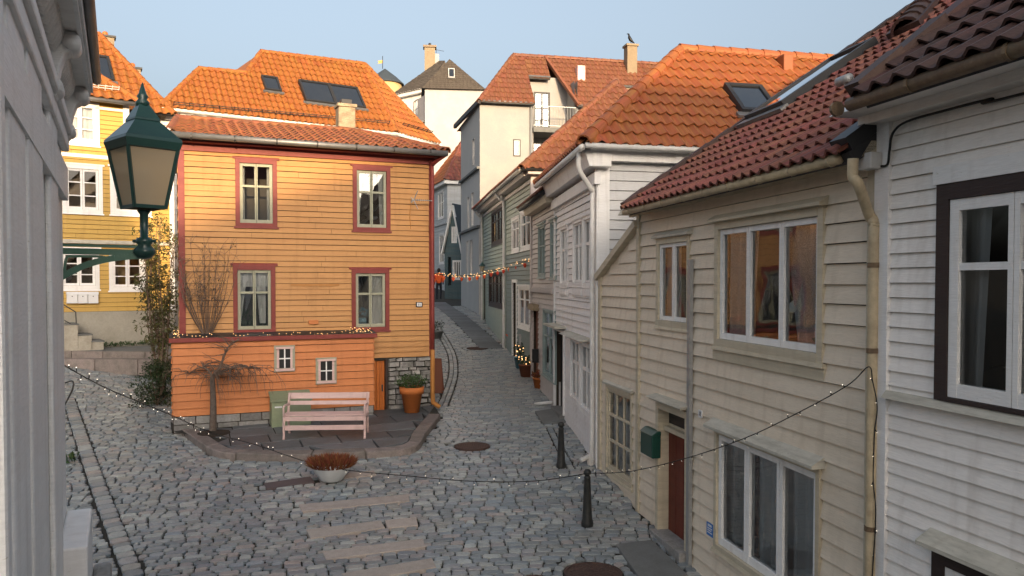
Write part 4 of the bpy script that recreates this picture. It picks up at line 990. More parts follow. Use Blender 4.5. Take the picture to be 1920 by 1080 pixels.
# roof
pitB = R(34)
eLb, eRb = WB.P(uLb, zgB, .33), WB.P(WB.L + .02, zgB, .33)
run = 5.3; rise = run * math.tan(pitB)
rLb, rRb = WB.P(uLb, zgB + rise, .33 - run), WB.P(WB.L + .02, zgB + rise, .33 - run)
Ot, Ut, Vt, nt_ = tiled(bg, [eLb, eRb, rRb, rLb], 'tile_red', .175, .30, .05, .045, 300)
tiled(bg, [WB.P(WB.L + .02, zgB, .33 - 2 * run), WB.P(uLb, zgB, .33 - 2 * run), rLb, rRb], 'tile_red', .225, .34, .05, .045, 0)
mb = MB(); mb.slab([WB.P(um, zlo, -.15), WB.P(um, zgB, -.15), WB.P(um, zgB + rise - .12, .33 - run), WB.P(um, zgB, .66 - 2 * run), WB.P(um, zlo, .66 - 2 * run)], WB.u * .12); mb.build('end_wall', 'beige_paint', bg)
MB().wbox(Wall(inw(WB, WB.b, 10), inw(WB, WB.a, 10)), 0, WB.L - um, zlo, zgB, -.1, 0).build('rear_wall', 'beige_paint', bg)
caps(bg, rLb, rRb, 'tile_dark', .11, .36)
mb = MB(); k = 0
for i in range(16): # verge tiles up the far edge
    a = eLb.lerp(rLb, i / 16); b = eLb.lerp(rLb, (i + 1) / 16); MB().bar(a + nt_ * .06 - WB.u * .03, b + nt_ * .075 - WB.u * .03, .14, .10, nt_).build('verge_tile', 'tile_dark', bg)
a = prect(Ot, Ut, Vt, nt_, 1480, 1560, 150, 190)
r4 = [plane_hit(Ot, nt_, *p) - Ot for p in ((1478, 207), (1592, 118))]
u0s, u1s = r4[0].dot(Ut), r4[1].dot(Ut); v0s, v1s = r4[0].dot(Vt), r4[1].dot(Vt)
sk_u = sorted((u0s, u1s)); uc_ = plane_hit(Ot, nt_, 1525, 165) - Ot
skylight(bg, Ot, Ut, Vt, nt_, (uc_.dot(Ut) - .42, uc_.dot(Ut) + .42, uc_.dot(Vt) - .75, uc_.dot(Vt) + .75), fw=.08)
ca, cb = plane_hit(Ot, nt_, 1700, 70), plane_hit(Ot, nt_, 1752, 8)
caps(bg, ca + Vector((0, 0, .1)), cb + Vector((0, 0, .12)), 'tile_dark', .17, .3)
MB().slab([ca - Ut * .3, ca + Ut * .3, cb + Ut * .3, cb - Ut * .3], nt_ * .14).build('ridge_bed', 'tile_dark', bg)
p = plane_hit(Ot, nt_, 1585, 165); vt = plane_hit(Ot, nt_, 1600, 172)
MB().tube([vt + nt_ * .0, vt + nt_ * .18 + Vector((0, 0, .0))], .05, 10).tube([vt + nt_ * .16 - Ut * .14, vt + nt_ * .16 + Ut * .06], .055, 10).build('vent_pipe', 'zinc', bg, True)
# dark lead valley between the two roofs
MB().slab([WB.P(WB.L - .2, zgB + .02, .30), WB.P(WB.L + .02, zgB + .02, .30), WB.P(WB.L + .02, zgB + .02 + 2.5 * math.tan(pitB), .36 - 2.5), WB.P(WB.L - .25, zgB + .02 + 2.5 * math.tan(pitB), .36 - 2.5)], nt_ * .115).build('lead_valley', 'metal_dark', bg)
# green mailbox on the beige wall
a, b, c, d = WB.rect(1203, 1225, 799, 848, .15)
t = thing('wall_mailbox', 'dark green metal mailbox beside the brown plank door', 'mailbox', WB.P(a, c, .04))
MB().wbox(WB, a, b, c, d - .05, .04, .17).build('body', 'mailbox_green', t, bevel=.012); MB().wbox(WB, a - .008, b + .008, d - .06, d, .04, .185, .10).build('lid', 'mailbox_green', t, bevel=.008)

# ================================================================== WHITE HOUSE BESIDE IT (near, right)
wh = thing('white_clapboard_house', 'tall white clapboard house with dark brown window casings beside the beige house', 'house', WW.P(4, g(4, 3) - .2))
zWf = WW.hit(1760, 190, .2)[1]; zWg = WW.hit(1760, 138, .5)[1]; zlow = CZ - 4.4
WWW = {'up': WW.rect(1766, 2100, 348, 752), 'low': WW.rect(1764, 2100, 1022, 1400)}
a, b, c, d = WWW['up']; ww = 1.32
r1 = (a, a + ww, WW.hit(1766, 748)[1], d); r2 = (a, a + ww, WWW['low'][3] - 1.5, WWW['low'][3]); off = [0, 2.6]
ops = []
for k, dx in enumerate(off):
    for r, hd in ((r1, .02), (r2, .16)):
        rr = (r[0] + dx, r[1] + dx, r[2], r[3])
        w_, o_ = window(WW, wh, rr, .115, 'brown_trim', 'white_clean', 2, (.66,), .085, .045, .026, proud=.06, hood=hd, hood_mat='pale_cap', sill=0, curtain=[(.0, .22, 0, 1, 'net_curtain', .3)], depth=1.2, casing_b=.03, fr_in=.03); ops.append(o_)
        if r is r1: MB().wbox(WW, rr[0] - .02, rr[1] + .02, rr[3], rr[3] + .13, .0, .075).build('head_board', 'white_clean', w_)
panel(WW, wh, zlow, zWg, ops, 'pale_cap')
ops2 = [(o[0] + .02 - .02, o[1], o[2], o[3] + (.13 if k % 2 == 0 else 0)) for k, o in enumerate(ops)]
clad(WW, wh, zlow, zWf, .1165, ops2, 'cream_paint', .13, WW.L, t1=.030, jitter=.002, gap=.004)
MB().wbox(WW, -.03, .13, zlow, zWf + .05, 0, .05).build('corner_board', 'white_paint', wh)
zs = r1[2]
MB().wbox(WW, .13, WW.L, zs - .06, zs - .005, 0, .10, .05).build('sill_band', 'pale_cap', wh)
MB().wbox(WW, -.10, WW.L, zWf, zWf + .14, 0, .16).wbox(WW, -.14, WW.L, zWf + .14, zWg - .02, 0, .30, .40).build('cornice', 'cream_paint', wh)
uW0 = WW.hit(1594, 190, .5)[0]; gu = MB().tube([WW.P(uW0, zWg - .01, .50), WW.P(WW.L, zWg - .01, .50)], .052, 10).build('gutter', 'gutter_rust', wh, True)
for k in range(8): q = WW.P(.1 + k * .8, zWg - .01, .50); MB().tube([q - WW.u * .015, q + WW.u * .015], .059, 10).build('gutter_clip', 'gutter_rust', gu)
uW1 = WW.hit(1614, 180, .47)[0]; eA, eB = WW.P(uW1, zWg + .03, .47), WW.P(WW.L + .2, zWg + .03, .47); run = 5.4; pw = R(35.5); rise = run * math.tan(pw)
rA, rB = WW.P(uW1, zWg + .03 + rise, .47 - run), WW.P(WW.L + .2, zWg + .03 + rise, .47 - run)
O2, U2, V2_, n2_ = tiled(wh, [eA, eB, rB, rA], 'tile_dark', .215, .34, .055, .05, 300)
MB().slab([WW.P(WW.L + .2, zWg, .47 - 2 * run), WW.P(-.28, zWg, .47 - 2 * run), rA, rB], n2_ * -.1).build('rear_slope', 'tile_dark', wh)
caps(wh, rA, rB, 'tile_dark', .12, .38)
mb = MB(); mb.slab([WW.P(.0, zlow, 0), WW.P(0, zWg, 0), WW.P(0, zWg + rise - .2, .47 - run), WW.P(0, zWg, .94 - 2 * run), WW.P(0, zlow, .94 - 2 * run)], WW.u * .1); mb.build('end_wall', 'white_paint', wh)
mb = MB(); mb.slab([WW.P(WW.L, zlow, -.15), WW.P(WW.L, zWg, -.15), WW.P(WW.L, zWg + rise - .2, .47 - run), WW.P(WW.L, zWg, .94 - 2 * run), WW.P(WW.L, zlow, .94 - 2 * run)], WW.u * -.1); mb.build('end_wall', 'white_paint', wh)
for i in range(14):
    a = eA.lerp(rA, i / 14); b = eA.lerp(rA, (i + 1) / 14); MB().bar(a + n2_ * .06 - WW.u * .02, b + n2_ * .08 - WW.u * .02, .16, .12, n2_).build('verge_tile', 'tile_dark', wh)
u, z = WW.hit(1651, 305, .2); MB().wbox(WW, -.10, .06, WW.hit(1655, 313, .1)[1], WW.hit(1655, 282, .1)[1], .051, .16).build('junction_box', 'pipe_white', wh, bevel=.01)
pts = [WW.P(*WW.hit(x, y, .06), .06) for x, y in ((1650, 312), (1664, 308), (1668, 280), (1674, 250), (1700, 228), (1780, 205), (1860, 185), (1960, 165))] + [WW.P(WW.L - .05, WW.hit(1960, 165, .06)[1] - .02, .06)]
MB().tube(smooth_path(pts, 6), .010, 6).build('cable', 'cord', wh, True)
# ================================================================== WHITE HIP-ROOFED HOUSE UP THE LANE
hh_ = thing('white_hip_house', 'white clapboard house with orange hip roof and narrow paired windows', 'house', HW.P(2, g(1.2, 16) - .1))
zH = CZ + 2.16; zlowH = CZ - 3.6
rects = [HW.rect(1053, 1067, 428, 536), HW.rect(1077, 1096, 416, 535), HW.rect(1097, 1117, 408, 536), HW.rect(1072, 1090, 630, 745), HW.rect(1091, 1112, 638, 765)]
ops = []
for k, r in enumerate(rects):
    w_, o_ = window(HW, hh_, r, .06, 'white_clean', 'white_clean', 2, (.62,), .04, .025, .03, .045, hood=.07 if k < 3 else .0, sill=.04, curtain=[(0, 1, 0, 1, 'net_curtain')]); ops.append(o_)
    if k < 3: MB().wbox(HW, r[0], r[1], r[2] - .22, r[2] - .05, 0, .05).wbox(HW, r[0] + .05, r[1] - .05, r[2] - .18, r[2] - .09, .05, .065).build('apron', 'white_clean', w_)
dr = HW.rect(1043, 1060, 618, 780); zd0 = g(1.1, 18) + .05; ops.append((dr[0], dr[1], zlowH, dr[3]))
panel(HW, hh_, zlowH, zH, ops, 'gap_shade_backing'); clad(HW, hh_, zlowH, zH - .45, .13, ops, 'white_paint', .06, HW.L - .1)
db = MB().wbox(HW, dr[0] - .06, dr[0], zd0, dr[3] + .06, 0, .06).wbox(HW, dr[1], dr[1] + .08, zd0, dr[3] + .06, 0, .06).wbox(HW, dr[0], dr[1], dr[3], dr[3] + .06, 0, .062).build('door', 'white_clean', hh_)
MB().wbox(HW, dr[0], dr[1], zd0, dr[3], -.14, -.10).build('door_leaf', 'black', db); MB().wbox(HW, dr[0], dr[1], zd0 - .2, zd0 + .02, -.12, .12).build('doorstep', 'stone', db)
MB().wbox(HW, dr[0] - .15, dr[1] + .25, dr[3] + .10, dr[3] + .15, 0, .28).build('hood', 'pale_cap', db)
MB().wbox(HW, rects[3][0] - .1, rects[4][1] + .1, rects[4][3] + .06, rects[4][3] + .11, 0, .26, .1).build('window_hood', 'pale_cap', hh_)
MB().wbox(HW, -.02, .06, zlowH, zH, 0, .05).build('corner_board', 'white_clean', hh_); MB().wbox(HW, HW.L - .12, HW.L + .03, zlowH, zH, 0, .05).build('corner_board', 'white_clean', hh_)
MB().wbox(HW, -.1, HW.L + .1, zH - .5, zH - .3, 0, .10).wbox(HW, -.1, HW.L + .25, zH - .22, zH + .05, .0, .22, .3).build('cornice', 'white_paint', hh_)
panel(HS, hh_, zlowH, zH, (), 'gap_shade_backing'); clad(HS, hh_, zlowH, zH - .1, .165, (), 'white_shaded', .17, HS.L)
MB().wbox(HS, -.03, .17, zlowH, zH, 0, .045).build('corner_board', 'white_clean', hh_); MB().wbox(HS, -.2, HS.L, zH - .12, zH + .04, 0, .2).wbox(HS, -.25, HS.L, zH + .04, zH + .12, 0, .33).build('cornice', 'white_clean', hh_)
zeH = zH + .13; corner = HS.P(0, zeH, .38) - HS.u * .38
OH, nH = slope_plane(HS, zeH, .38, R(43))
tL = plane_hit(OH, nH, 1276, 94); tR = plane_hit(OH, nH, 1502, 112); eRh = HS.P(HS.L + .3, zeH, .38)
far_c = HW.P(-.3, zeH, .38); tL2 = Vector((tL.x, tL.y, tL.z)); zr_ = tL.z; tR.z = zr_
tR = tL + HS.u * (tR - tL).dot(HS.u)
Ot, Ut, Vt, nt_ = tiled(hh_, [corner, eRh, eRh + (tR - tL).normalized() * .0 + (nH.cross(HS.u)) * ((tL - OH).dot(nH.cross(HS.u))), tL], 'tile_orange', .205, .34, .05, .045, 300)
tiled(hh_, [far_c, corner, tL], 'tile_orange', .205, .34, .05, .045, 300)
rEnd = eRh + (nH.cross(HS.u)) * ((tL - OH).dot(nH.cross(HS.u)))
bk = HS.P(HS.L + .3, zeH, -7.5); MB().poly([far_c, tL, rEnd, bk]).build('rear_slope', 'tile_orange', hh_)
panel(Wall(inw(HS, HS.b, 7), (HW.a.x, HW.a.y)), hh_, zlowH, zH, (), 'white_clean')
caps(hh_, corner + Vector((0, 0, .02)), tL, 'tile_orange', .12, .36); caps(hh_, tL, rEnd, 'tile_orange', .12, .36); caps(hh_, far_c, tL, 'tile_orange', .12, .36)
skylight(hh_, Ot, Ut, Vt, nt_, prect(Ot, Ut, Vt, nt_, 1378, 1432, 176, 216), fw=.08)
p = plane_hit(Ot, nt_, 1472, 128); MB().box((p.x, p.y, p.z - .1), .22, .3, .36, .2).build('vent', 'tile_orange', hh_, bevel=.03)
p = at(1522, 128, 18.0); c_ = MB().box((p.x, p.y, p.z - 1.0), .5, .4, 1.15, .2).build('chimney', 'metal_grey', hh_); MB().tube([(p.x - .2, p.y, p.z + .16), (p.x + .2, p.y + .04, p.z + .16)], .12, 10).build('cowl', 'metal_dark', c_)
MB().tube([far_c + Vector((0, 0, -.07)) + HW.n * .04, corner + Vector((0, 0, -.07)) + HW.n * .04], .055, 8).build('gutter', 'pipe_white', hh_, True)
MB().tube([corner + Vector((0, 0, -.05)) + HS.n * .04, eRh + Vector((0, 0, -.05)) + HS.n * .04], .05, 8).build('gutter', 'pipe_white', hh_, True)
q = HW.P(HW.L - .05, 0, .11); q0 = corner + Vector((0, 0, -.1)) - HW.u * .3 + HW.n * .03
MB().tube(smooth_path([q0, q0 + Vector((0, 0, -.3)), Vector((q.x, q.y, zH - .62)), Vector((q.x, q.y, zH - .9)), Vector((q.x, q.y, CZ - 2.85)), Vector((q.x, q.y, CZ - 2.98)) + HW.n * .06, Vector((q.x, q.y, CZ - 3.02)) + HW.n * .2 + Vector((0, -.12, 0))], 5), .042, 10).build('downpipe', 'pipe_white', hh_, True)
MB().box(tuple(corner + Vector((.28, .36, -.36))), .34, .30, .24, .2).build('cornice_end', 'white_clean', hh_, bevel=.02)
MB().tube([HW.P(dr[0] - .1, zd0 + .08, .08), HW.P(dr[0] - .35, zd0 + .0, .45)], .04, 8).build('drain_spout', 'pipe_white', hh_, True)

# ================================================================== PALE GREY HOUSE WITH GREEN FRAMES
pk = thing('pale_grey_house', 'narrow pale grey house with grey-green window frames beside the white house', 'house', PK.P(2, g(.8, 20) - .1))
zP = CZ + 1.95; zlp = CZ - 3.3
rects = [PK.rect(1011, 1024, 424, 520), PK.rect(1034, 1046, 415, 522), PK.rect(1020, 1044, 578, 700)]
ops = []
for k, r in enumerate(rects):
    w_, o_ = window(PK, pk, r, .05, 'grey_green_frame', 'grey_green_frame', 2, (.6,), .05, .03, .02, .04, hood=.08 if k < 2 else 0, sill=.06, curtain=[(0, 1, 0, 1, 'net_curtain')]); ops.append(o_)
dr = PK.rect(1001, 1011, 580, 715); zd0 = g(.7, 21.6); ops.append((dr[0], dr[1], zlp, dr[3]))
panel(PK, pk, zlp, zP, ops, 'gap_shade_backing'); clad(PK, pk, zlp, zP, .13, ops, 'pink_grey')
MB().wbox(PK, dr[0], dr[1], zd0, dr[3], -.12, -.06).build('door', 'pot_brown', pk)
zz = PK.hit(1020, 545)[1]; MB().wbox(PK, 0, PK.L, zz - .05, zz + .06, 0, .09).build('band', 'pink_grey', pk)
MB().wbox(PK, 0, PK.L, zP - .12, zP + .1, 0, .22, .3).build('cornice', 'beige_trim', pk)
a, b = PK.P(-.1, zP + .1, .36), PK.P(PK.L + .02, zP + .1, .36); c, d = PK.P(PK.L + .02, zP + 3.1, -3.2), PK.P(-.1, zP + 3.1, -3.2)
tiled(pk, [a, b, c, d], 'tile_brown', .21, .33, .045, .04, 60); MB().slab([PK.P(PK.L, zP, -6.4), PK.P(0, zP, -6.4), d, c], (0, 0, -.1)).build('rear_slope', 'tile_brown', pk)
MB().tube([a + Vector((0, 0, -.04)), b + Vector((0, 0, -.04))], .05, 8).build('gutter', 'metal_dark', pk, True)
MB().wbox(PK, dr[1] + .06, dr[1] + .16, PK.hit(1013, 655)[1] - .35, PK.hit(1013, 655)[1], .04, .2).build('meter_box', 'black', pk)
u, z = PK.hit(1007, 568); MB().wbox(PK, dr[0] - .1, dr[1] + .1, dr[3], dr[3] + .16, 0, .16).build('door_hood', 'brick_tan', pk)

# ================================================================== SAGE GREEN HOUSES
for (w, nm, label, mtop, mlow, rr, dd) in ((S2, 'teal_house', 'two-tone sage and blue-green house with warm painted reflections in its windows', 'sage_paint', 'teal_paint', [(961, 975, 412, 474), (978, 997, 400, 470), (973, 995, 536, 612)], (963, 970, 530, 640)),
                                           (S1, 'sage_house', 'sage green clapboard house with dark window frames up the lane', 'sage_paint', 'sage_paint', [(923, 947, 398, 462), (918, 946, 512, 572)], (906, 912, 520, 590))):
    h = thing(nm, label, 'house', w.P(w.L / 2, g(*w.P(w.L / 2, 0)[:2]) - .2)); zE = CZ + 3.05; zl = CZ - 3.0; ops = []
    for k, q in enumerate(rr):
        r = w.rect(*q)
        if nm == 'teal_house': w_, o_ = window(w, h, r, .07, 'white_clean', 'white_clean', 2, (.7,), .05, .04, .02, .04, hood=.06, sill=.05, curtain=[(0, 1, 0, 1, 'warm_reflection')])  # warm sheets stand in for sunlit reflections, not curtains
        else: w_, o_ = window(w, h, r, .10, 'brown_trim', 'brown_trim', 2, (.7,), .05, .05, .02, .04, sill=.04, curtain=[(0, 1, 0, 1, 'white_curtain')], vm=1)
        ops.append(o_)
    dr = w.rect(*dd); zd0 = g(*w.P(dr[0], 0)[:2]) + .02; ops.append((dr[0], dr[1], zl, dr[3]))
    zmid = w.hit(955, 478)[1]
    panel(w, h, zl, zE, ops, 'gap_shade_backing'); clad(w, h, zl, zmid, .14, ops, mlow); clad(w, h, zmid, zE, .14, ops, mtop)
    dq = MB().wbox(w, dr[0], dr[1], zd0, dr[3], -.12, -.07).build('door', 'brown_trim', h); MB().wbox(w, dr[1], dr[1] + .09, zd0, dr[3] + .1, 0, .05).wbox(w, dr[0] - .09, dr[0], zd0, dr[3] + .1, 0, .05).wbox(w, dr[0], dr[1], dr[3], dr[3] + .1, 0, .052).build('door_frame', 'white_clean' if nm == 'teal_house' else 'sage_paint', dq)
    MB().wbox(w, -.02, .14, zl, zE, 0, .06).build('corner_board', 'sage_paint', h); MB().wbox(w, w.L - .16, w.L + .02, zl, zE, 0, .06).build('corner_board', 'pink_grey', h)
    MB().wbox(w, 0, w.L, zE - .3, zE - .2, 0, .07).wbox(w, 0, w.L, zE - .12, zE + .04, 0, .25, .32).build('cornice', 'pink_grey', h)
    MB().tube([w.P(0, zE + .02, .40), w.P(w.L + .2, zE + .02, .40)], .06, 8).build('gutter', 'zinc', h, True)
    MB().tube(smooth_path([w.P(.1, zE - .05, .38), w.P(.1, zE - .3, .2), w.P(.1, zE - .5, .1), w.P(.1, zl, .1)], 4), .045, 8).build('downpipe', 'pipe_white', h, True)
    # roof: long slope to the street, hip towards the square for the nearer house
    zR = zE + 3.3; o_ = .42
    if nm == 'teal_house':
        FS = Wall(w.b, (w.b.x + 6.4, w.b.y + 1.2)); panel(FS, h, zl, zE, (), 'pink_grey'); clad(FS, h, zP, zE - .1, .16, (), 'pink_grey')
        MB().wbox(FS, -.2, FS.L, zE - .1, zE + .04, 0, .3).build('cornice', 'pink_grey', h)
        cn = FS.P(0, zE + .05, .35) - FS.u * .38; e2 = FS.P(FS.L, zE + .05, .35); e0 = w.P(-.05, zE + .05, o_); rp = FS.P(3.3, zR, -2.9); rp2 = w.P(-.05, zR, -3.3)
        tiled(h, [cn, e2, rp], 'tile_brown', .21, .33, .05, .04, 220); tiled(h, [e0, cn, rp, rp2], 'tile_brown', .21, .33, .05, .04, 300)
        caps(h, cn, rp, 'tile_brown', .11, .34); caps(h, rp, rp2, 'tile_brown', .11, .34); MB().poly([e2, FS.P(FS.L, zE, -6.5), rp2, rp]).build('rear_slope', 'tile_brown', h)
        MB().tube([cn + Vector((0, 0, -.03)), e2 + Vector((0, 0, -.03))], .05, 8).build('gutter', 'metal_dark', h, True)
    else:
        e0, e1 = w.P(-.2, zE + .05, o_), w.P(w.L + .05, zE + .05, o_); r0_, r1_ = w.P(-.2, zR, -3.3), w.P(w.L + .05, zR, -3.3)
        tiled(h, [e0, e1, r1_, r0_], 'tile_red', .21, .33, .05, .04, 200); MB().slab([w.P(w.L, zE, -6.6), w.P(0, zE, -6.6), r0_, r1_], (0, 0, -.1)).build('rear_slope', 'tile_red', h)
        caps(h, r0_, r1_, 'tile_red', .11, .34)

# ================================================================== WHITE RENDERED BLOCK WITH BALCONY
ap_ = thing('rendered_block', 'tall rendered block with brown tiled roof and recessed balcony above the lane', 'building', AF.P(3, g(0, 36) - .3))
zA = CZ + 8.05; zlA = CZ - 2.5
uq0, uq1 = AF.hit(1000, 250)[0], AF.hit(1077, 250)[0]
rw1 = AF.rect(962, 976, 261, 293); 
w_, o1 = window(AF, ap_, rw1, .05, 'metal_dark', 'white_clean', 1, (), .03, proud=.03, curtain=[(0, 1, 0, 1, 'white_curtain')])
panel(AF, ap_, zlA, zA, [o1], 'render_warm', u0=0, u1=uq0); panel(AF, ap_, zlA, zA, (), 'render_warm', u0=uq1)
# side face to the lane, with narrow windows and ledges
aw = [AL.rect(875, 878.5, 452, 530), AL.rect(881.5, 886, 450, 528), AL.rect(877, 880, 370, 430), AL.rect(884, 888, 362, 425), AL.rect(886, 890, 262, 312)]
ops = []
for r in aw: w_, o_ = window(AL, ap_, r, .02, 'render_shaded_side', 'white_clean', 1, (.6,), .04, proud=.01, room='room', fr_in=-.06); ops.append(o_)
panel(AL, ap_, zlA, zA, ops, 'render_shaded_side')
for py in (430, 326): zz = AL.hit(885, py)[1]; MB().wbox(AL, 0, AL.L, zz - .05, zz + .05, 0, .14).build('ledge', 'slab_grey', ap_)
MB().wbox(AL, AL.L - .35, AL.L + .01, CZ - 2.5, AL.hit(897, 430)[1], 0, .05).build('pilaster', 'render_shaded_side', ap_)
AR = Wall(AF.P(uq0, 0, -1.3), AF.P(uq1, 0, -1.3)); zrt = zA + 1.62
rb = [AR.rect(1001, 1031, 172, 240), AR.rect(998, 1031, 266, 335)]
ops = []
for r in rb: w_, o_ = window(AR, ap_, r, .05, 'metal_dark', 'metal_dark', 2, (.55,), .03, .03, .02, proud=.03, curtain=[(0, .45, 0, 1, 'white_curtain')], glassm='glass_sky'); ops.append(o_)
panel(AR, ap_, zlA, zrt, ops, 'render_warm')
cl = Wall(AF.P(uq0, 0, 0), AF.P(uq0, 0, -1.3)); panel(cl, ap_, zlA, zA + .6, (), 'render_warm')
cr_ = Wall(AF.P(uq1, 0, -1.3), AF.P(uq1, 0, 0)); panel(cr_, ap_, zlA, zA + 1.2, (), 'render_warm'); 
zbl = AF.hit(1035, 241)[1]
bal = MB().wbox(AF, uq0 - .05, uq1 + .02, zbl - .22, zbl, -1.3, .25).build('balcony', 'slab_grey', ap_)
mb = MB(); 
for zz in (zbl + .08, zbl + .95): mb.tube([AF.P(uq0 - .05, zz, .2), AF.P(uq1, zz, .2)], .025, 6)
mb.build('rail', 'zinc', bal)
for k in range(16): u = uq0 + (uq1 - uq0) * k / 15; MB().tube([AF.P(u, zbl + .06, .2), AF.P(u, zbl + .95, .2)], .013, 5).build('baluster', 'zinc', bal)
MB().tube([AF.P(uq0 - .12, zA - .1, .08), AF.P(uq0 - .12, zlA, .08)], .06, 8).build('downpipe', 'zinc', ap_, True); MB().tube([AF.P(uq1 + .08, zA - .1, .08), AF.P(uq1 + .08, zlA, .08)], .06, 8).build('downpipe', 'zinc', ap_, True)
OA, nA = slope_plane(AF, zA, .3, R(50)); pa = lambda x, y: plane_hit(OA, nA, x, y); VA = nA.cross(AF.u)
eu = lambda px: AF.P(AF.hit(px, 195, .3)[0], zA, .3)
ta = dict(w=.24, l=.36, amp=.05, lift=.045)
q1, q2 = pa(963, 104), pa(1048, 116); rl_ = lambda p, vv: OA + AF.u * (p - OA).dot(AF.u) + VA * vv
vR = (q1 - OA).dot(VA); e_l = eu(899); m_ = AF.P(uq0, zA, .3); m2_ = AF.P(uq1 + .1, zA, .3)
vr0 = (pa(1010, 146) - OA).dot(VA)
tiled(ap_, [e_l, m_, m_ + VA * vR, q1], 'tile_brown', single=140, **ta)
tiled(ap_, [m_ + VA * vr0, m2_ + VA * vr0 - AF.u * 1.0, m2_ + VA * vR - AF.u * 1.0, m_ + VA * vR], 'tile_brown', single=180, **ta)
eEnd = AF.P(AF.L, zA, .3); tiled(ap_, [m2_, eEnd, eEnd + VA * vR, m2_ + VA * vR - AF.u * 1.0], 'tile_brown', single=300, **ta)
MB().bar(m2_ + nA * .05, m2_ + VA * vR - AF.u * 1.0 + nA * .05, .12, .16, nA).build('verge', 'tile_brown', ap_); MB().bar(m_ + VA * vr0 + nA * .03, m2_ + VA * vr0 - AF.u * 1.0 + nA * .03, .1, .14, nA).build('lintel_flashing', 'metal_grey', ap_)
rA2 = eEnd + VA * vR; caps(ap_, q1, rA2, 'tile_brown', .12, .4); caps(ap_, e_l, q1, 'tile_brown', .12, .4)
lf = AL.P(-.1, zA, .3); MB().poly([lf, e_l, q1]).poly([AF.P(AF.L, zA, -7), AF.P(0, zA, -7), q1, rA2]).build('rear_slope', 'tile_brown', ap_)
MB().bar(lf, e_l, .14, .2).build('eaves_board', 'brown_trim', ap_); MB().tube([e_l, m_], .07, 8).build('gutter', 'metal_grey', ap_, True); MB().tube([m2_, eEnd], .07, 8).build('gutter', 'metal_grey', ap_, True)
# dormer chimney, vent and tall chimney with a bird
p = pa(1088, 145); MB().box((p.x, p.y, p.z - .2), .38, .4, .72, .22).build('vent', 'pink_paint', ap_, bevel=.03)
p = at(1182, 160, 39.3); c_ = MB().box((p.x, p.y, p.z - 1), .50, .50, 2.85, .22).build('chimney', 'brick_tan', ap_); MB().box((p.x, p.y, p.z + 1.84), .62, .62, .10, .22).build('cap', 'brick_tan', c_)
bird_p = Vector((p.x, p.y, p.z + 1.94))
p2 = at(1176, 200, 37.6); c_ = MB().box((p2.x, p2.y, p2.z - 1.5), .7, .6, 2.3, .22).build('chimney', 'brick_tan', ap_); MB().box((p2.x, p2.y, p2.z + .8), .85, .75, .1, .22).build('cap', 'metal_dark', c_)
bd = thing('bird', 'dark bird perched on top of the tall tan chimney', 'bird', bird_p)
MB().tube([bird_p + Vector(q) for q in ((.20, 0, .10), (.10, 0, .16), (.0, 0, .26), (-.06, 0, .38), (-.08, 0, .47), (-.09, 0, .53), (-.13, 0, .55), (-.2, 0, .54))], [.01, .05, .085, .075, .04, .045, .03, .004], 8).build('body', 'black', bd, True)
for s in (-.03, .03): MB().tube([bird_p + Vector((0, s, 0)), bird_p + Vector((.01, s, .2))], .01, 5).build('leg', 'metal_dark', bd)

# ================================================================== FAR HOUSES
dh = thing('dark_roofed_house', 'plain white house with dark brown slate roof and small skylight', 'house', at(840, 540, 64))
DF = Wall(at(797, 300, 64)[:2], at(935, 300, 64.6)[:2]); zD = DF.hit(800, 166)[1]
panel(DF, dh, CZ - 2, zD, (), 'render_white'); DLx = Wall((DF.a.x - 1.2, DF.a.y + 9), DF.a); panel(DLx, dh, CZ - 2, zD, (), 'render_shaded_side')
OD, nD = slope_plane(DF, zD, .2, R(46)); pd_ = lambda x, y: plane_hit(OD, nD, x, y)
eL, eR = DF.P(-.25, zD, .2), DF.P(DF.hit(911, 170, .2)[0], zD, .2)
Ot, Ut, Vt, nt_ = tiled(dh, [eL, eR, pd_(843, 111)], 'slate', .3, .3, .02, .02, 120); pk_ = pd_(843, 111)
MB().poly([DLx.P(0, zD, .2), eL, pk_]).poly([eR, eR + Vector((0, 9, 0)), pk_]).build('rear_slope', 'slate', dh)
skylight(dh, Ot, Ut, Vt, nt_, prect(Ot, Ut, Vt, nt_, 842, 851, 132, 147), frame='pipe_white', fw=.06)
DW = Wall(at(742, 300, 71)[:2], at(799, 300, 68.5)[:2]); zDW = DW.hit(760, 176)[1]
panel(DW, dh, CZ - 2, zDW, (), 'white_clean'); MB().wbox(DW, -.3, DW.L, zDW - .3, zDW + .05, 0, .4).build('cornice', 'white_clean', dh)
OW, nW = slope_plane(DW, zDW, .4, R(44)); pw_ = lambda x, y: plane_hit(OW, nW, x, y)
wl_a, wl_b = DW.P(-.3, zDW, .4), DW.P(DW.L + .6, zDW, .4)
tiled(dh, [wl_a, wl_b, pw_(834, 114), pw_(824, 114)], 'slate', .3, .3, .02, .02, 120); MB().poly([wl_b, wl_b + Vector((2.5, 4, 0)), pw_(834, 114)]).poly([wl_a + Vector((0, 9, 0)), wl_a, pw_(824, 114), pw_(834, 114)]).build('rear_slope', 'slate', dh)
p = at(806, 130, 74); c_ = MB().box((p.x, p.y, p.z - 2), .95, .8, 3.9, .1).build('chimney', 'brick_tan', dh); MB().box((p.x, p.y, p.z + 1.9), 1.2, 1.05, .18, .1).build('cap', 'brick_tan', c_); MB().box((p.x + .6, p.y + .2, p.z - 1), .45, .5, 2.4, .1).build('chimney', 'render_white', dh)
MB().lathe((p.x, p.y, p.z + 2.08), [(.14, 0), (.14, .25), (.1, .3)], 8).build('pot', 'metal_dark', c_)
